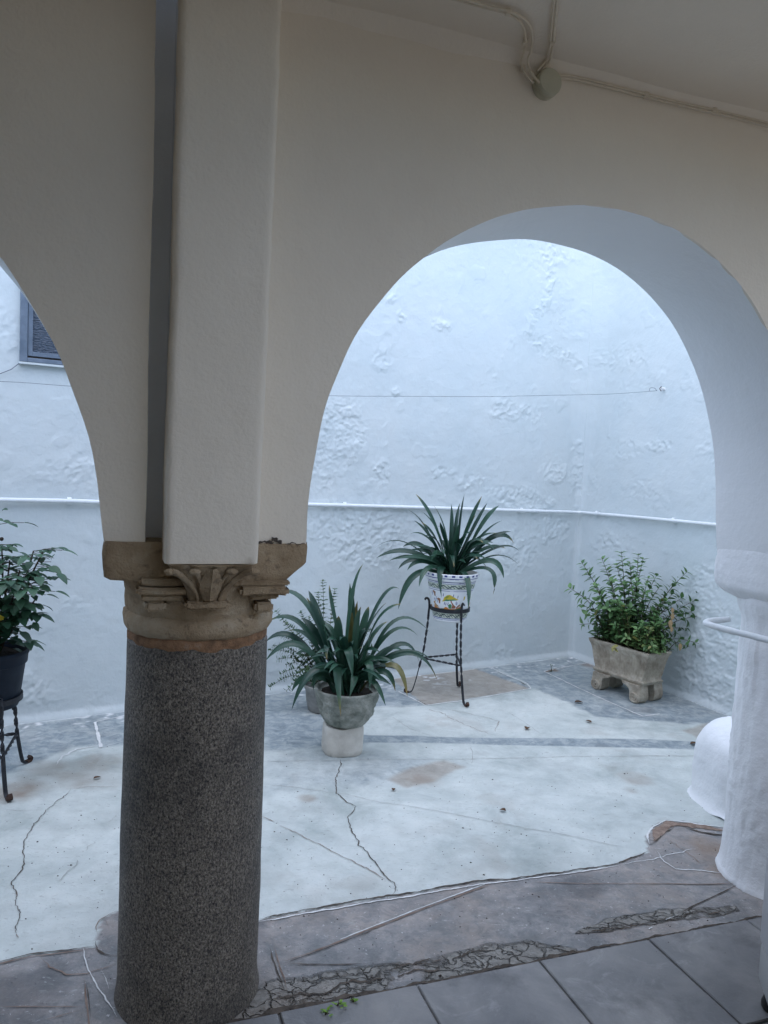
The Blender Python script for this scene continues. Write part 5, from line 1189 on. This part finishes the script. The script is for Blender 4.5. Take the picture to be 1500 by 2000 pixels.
# ------------------------------------------------------------------ litter and weeds on the floors
def dead_leaf(px, py, ln, rot, label, wd=.5):
    p = floor(px, py); L = Leafy(); d = (cos(rot), sin(rot), .12)
    L.leaf((0, 0, 0), d, (0, 0, 1), ln, ln*wd, (0, 0, 0), .12, .6, 6)
    L.leaf((d[0]*-.01, d[1]*-.01, 0), (-cos(rot), -sin(rot), .15), (0, 0, 1), ln*.35, ln*.04, (0, 0, 0), .1, .2, 3)
    o = raw('dead_leaf', np.array(L.V), L.F, [DEAD], None, 180); o.location = (p[0], p[1], hz_at(p[0], p[1])+.006)
    tag(o, label, 'leaf', 'dead leaves on the courtyard floor')
dead_leaf(1122, 1374, .058, .1, 'curled brown dead leaf on pale cement between the slabs and the trough')
dead_leaf(1155, 1414, .045, 2.2, 'small crumpled dead leaf just above the dark floor stripe, nearer the trough')
dead_leaf(1348, 1455, .055, .2, 'reddish dead leaf lying on the right end of the dark floor stripe')
dead_leaf(1028, 1427, .045, 1.2, 'brown dead leaf just above the middle of the dark floor stripe', .7)
dead_leaf(182, 1523, .036, .6, 'reddish dead leaf on stained cement left of the granite column')
dead_leaf(988, 1588, .028, 2.8, 'tiny dark dead leaf alone on open pale cement below the stone patch', .8)
dead_leaf(768, 1548, .026, 1.5, 'tiny grey dead leaf beside the near corner of the brown stone patch', .7)
CV, CF = [], []
for i in range(480):
    px, py = random.uniform(0, 1430), random.uniform(1400, 1985)*.55+.45*random.choice((1480, 1560, 1640, 1760, 1860)); p = floor(px, py); r_ = random.uniform(.0009, .0030)*(1.6 if random.random() < .1 else 1)
    z0 = hz_at(p[0], p[1])+.001; b = len(CV); a0 = random.uniform(0, 6)
    n0 = (p[0]-O[0])*EN[0]+(p[1]-O[1])*EN[1]
    if n0 < -.16: z0 = .011
    for k_ in range(5): a_ = a0+k_*2*pi/5; rr = r_*random.uniform(.6, 1.3); CV.append((p[0]+rr*cos(a_)*1.5, p[1]+rr*sin(a_), z0-.002))
    CV.append((p[0], p[1], z0+r_*.7))
    for k_ in range(5): CF.append((b+k_, b+(k_+1) % 5, b+5))
o = raw('floor_debris', CV, CF, [CRUMB]); o['kind'] = 'stuff'
def weed(px, py, h, n, label, mat=WEED, spread=.018):
    p = floor(px, py); L = Leafy(); 
    for i in range(n):
        a_ = random.uniform(0, 2*pi); r_ = random.uniform(0, spread); b = np.array([cos(a_)*r_, sin(a_)*r_, random.uniform(0, h)])
        L.leaf(b, (cos(a_), sin(a_), random.uniform(.1, .9)), (0, 0, 1), random.uniform(.009, .015), random.uniform(.006, .010), (random.random(), 0, 0), .3, .2, 4)
    sb_ = bmesh.new()
    for i in range(3): sweep(sb_, [(random.uniform(-.008, .008), random.uniform(-.008, .008), -.004), (0, 0, h*.6), (random.uniform(-.01, .01), random.uniform(-.01, .01), h)], .0012, 4)
    t = thing('weed', label, 'plant', (p[0], p[1], .013 if py > 1900 else .004), 'small weeds in the floor joints')
    raw('foliage', np.array(L.V), L.F, [mat], t, 180, {'tone': np.array(L.T, np.float32)}); obj('stem', sb_, BARK, t, 180)
weed(660, 1974, .010, 11, 'bright green weed in the crumbling joint, the larger upper tuft')
weed(637, 1990, .008, 8, 'bright green weed hugging the tile edge at the bottom of the photo', spread=.014)
weed(690, 1966, .006, 4, 'tiny bright green sprout, the smallest, at the right of the joint weeds', spread=.007)
weed(1076, 1312, .05, 12, 'slender upright green sprout beside the white outlined slab near the trough', PRIVET, .014)
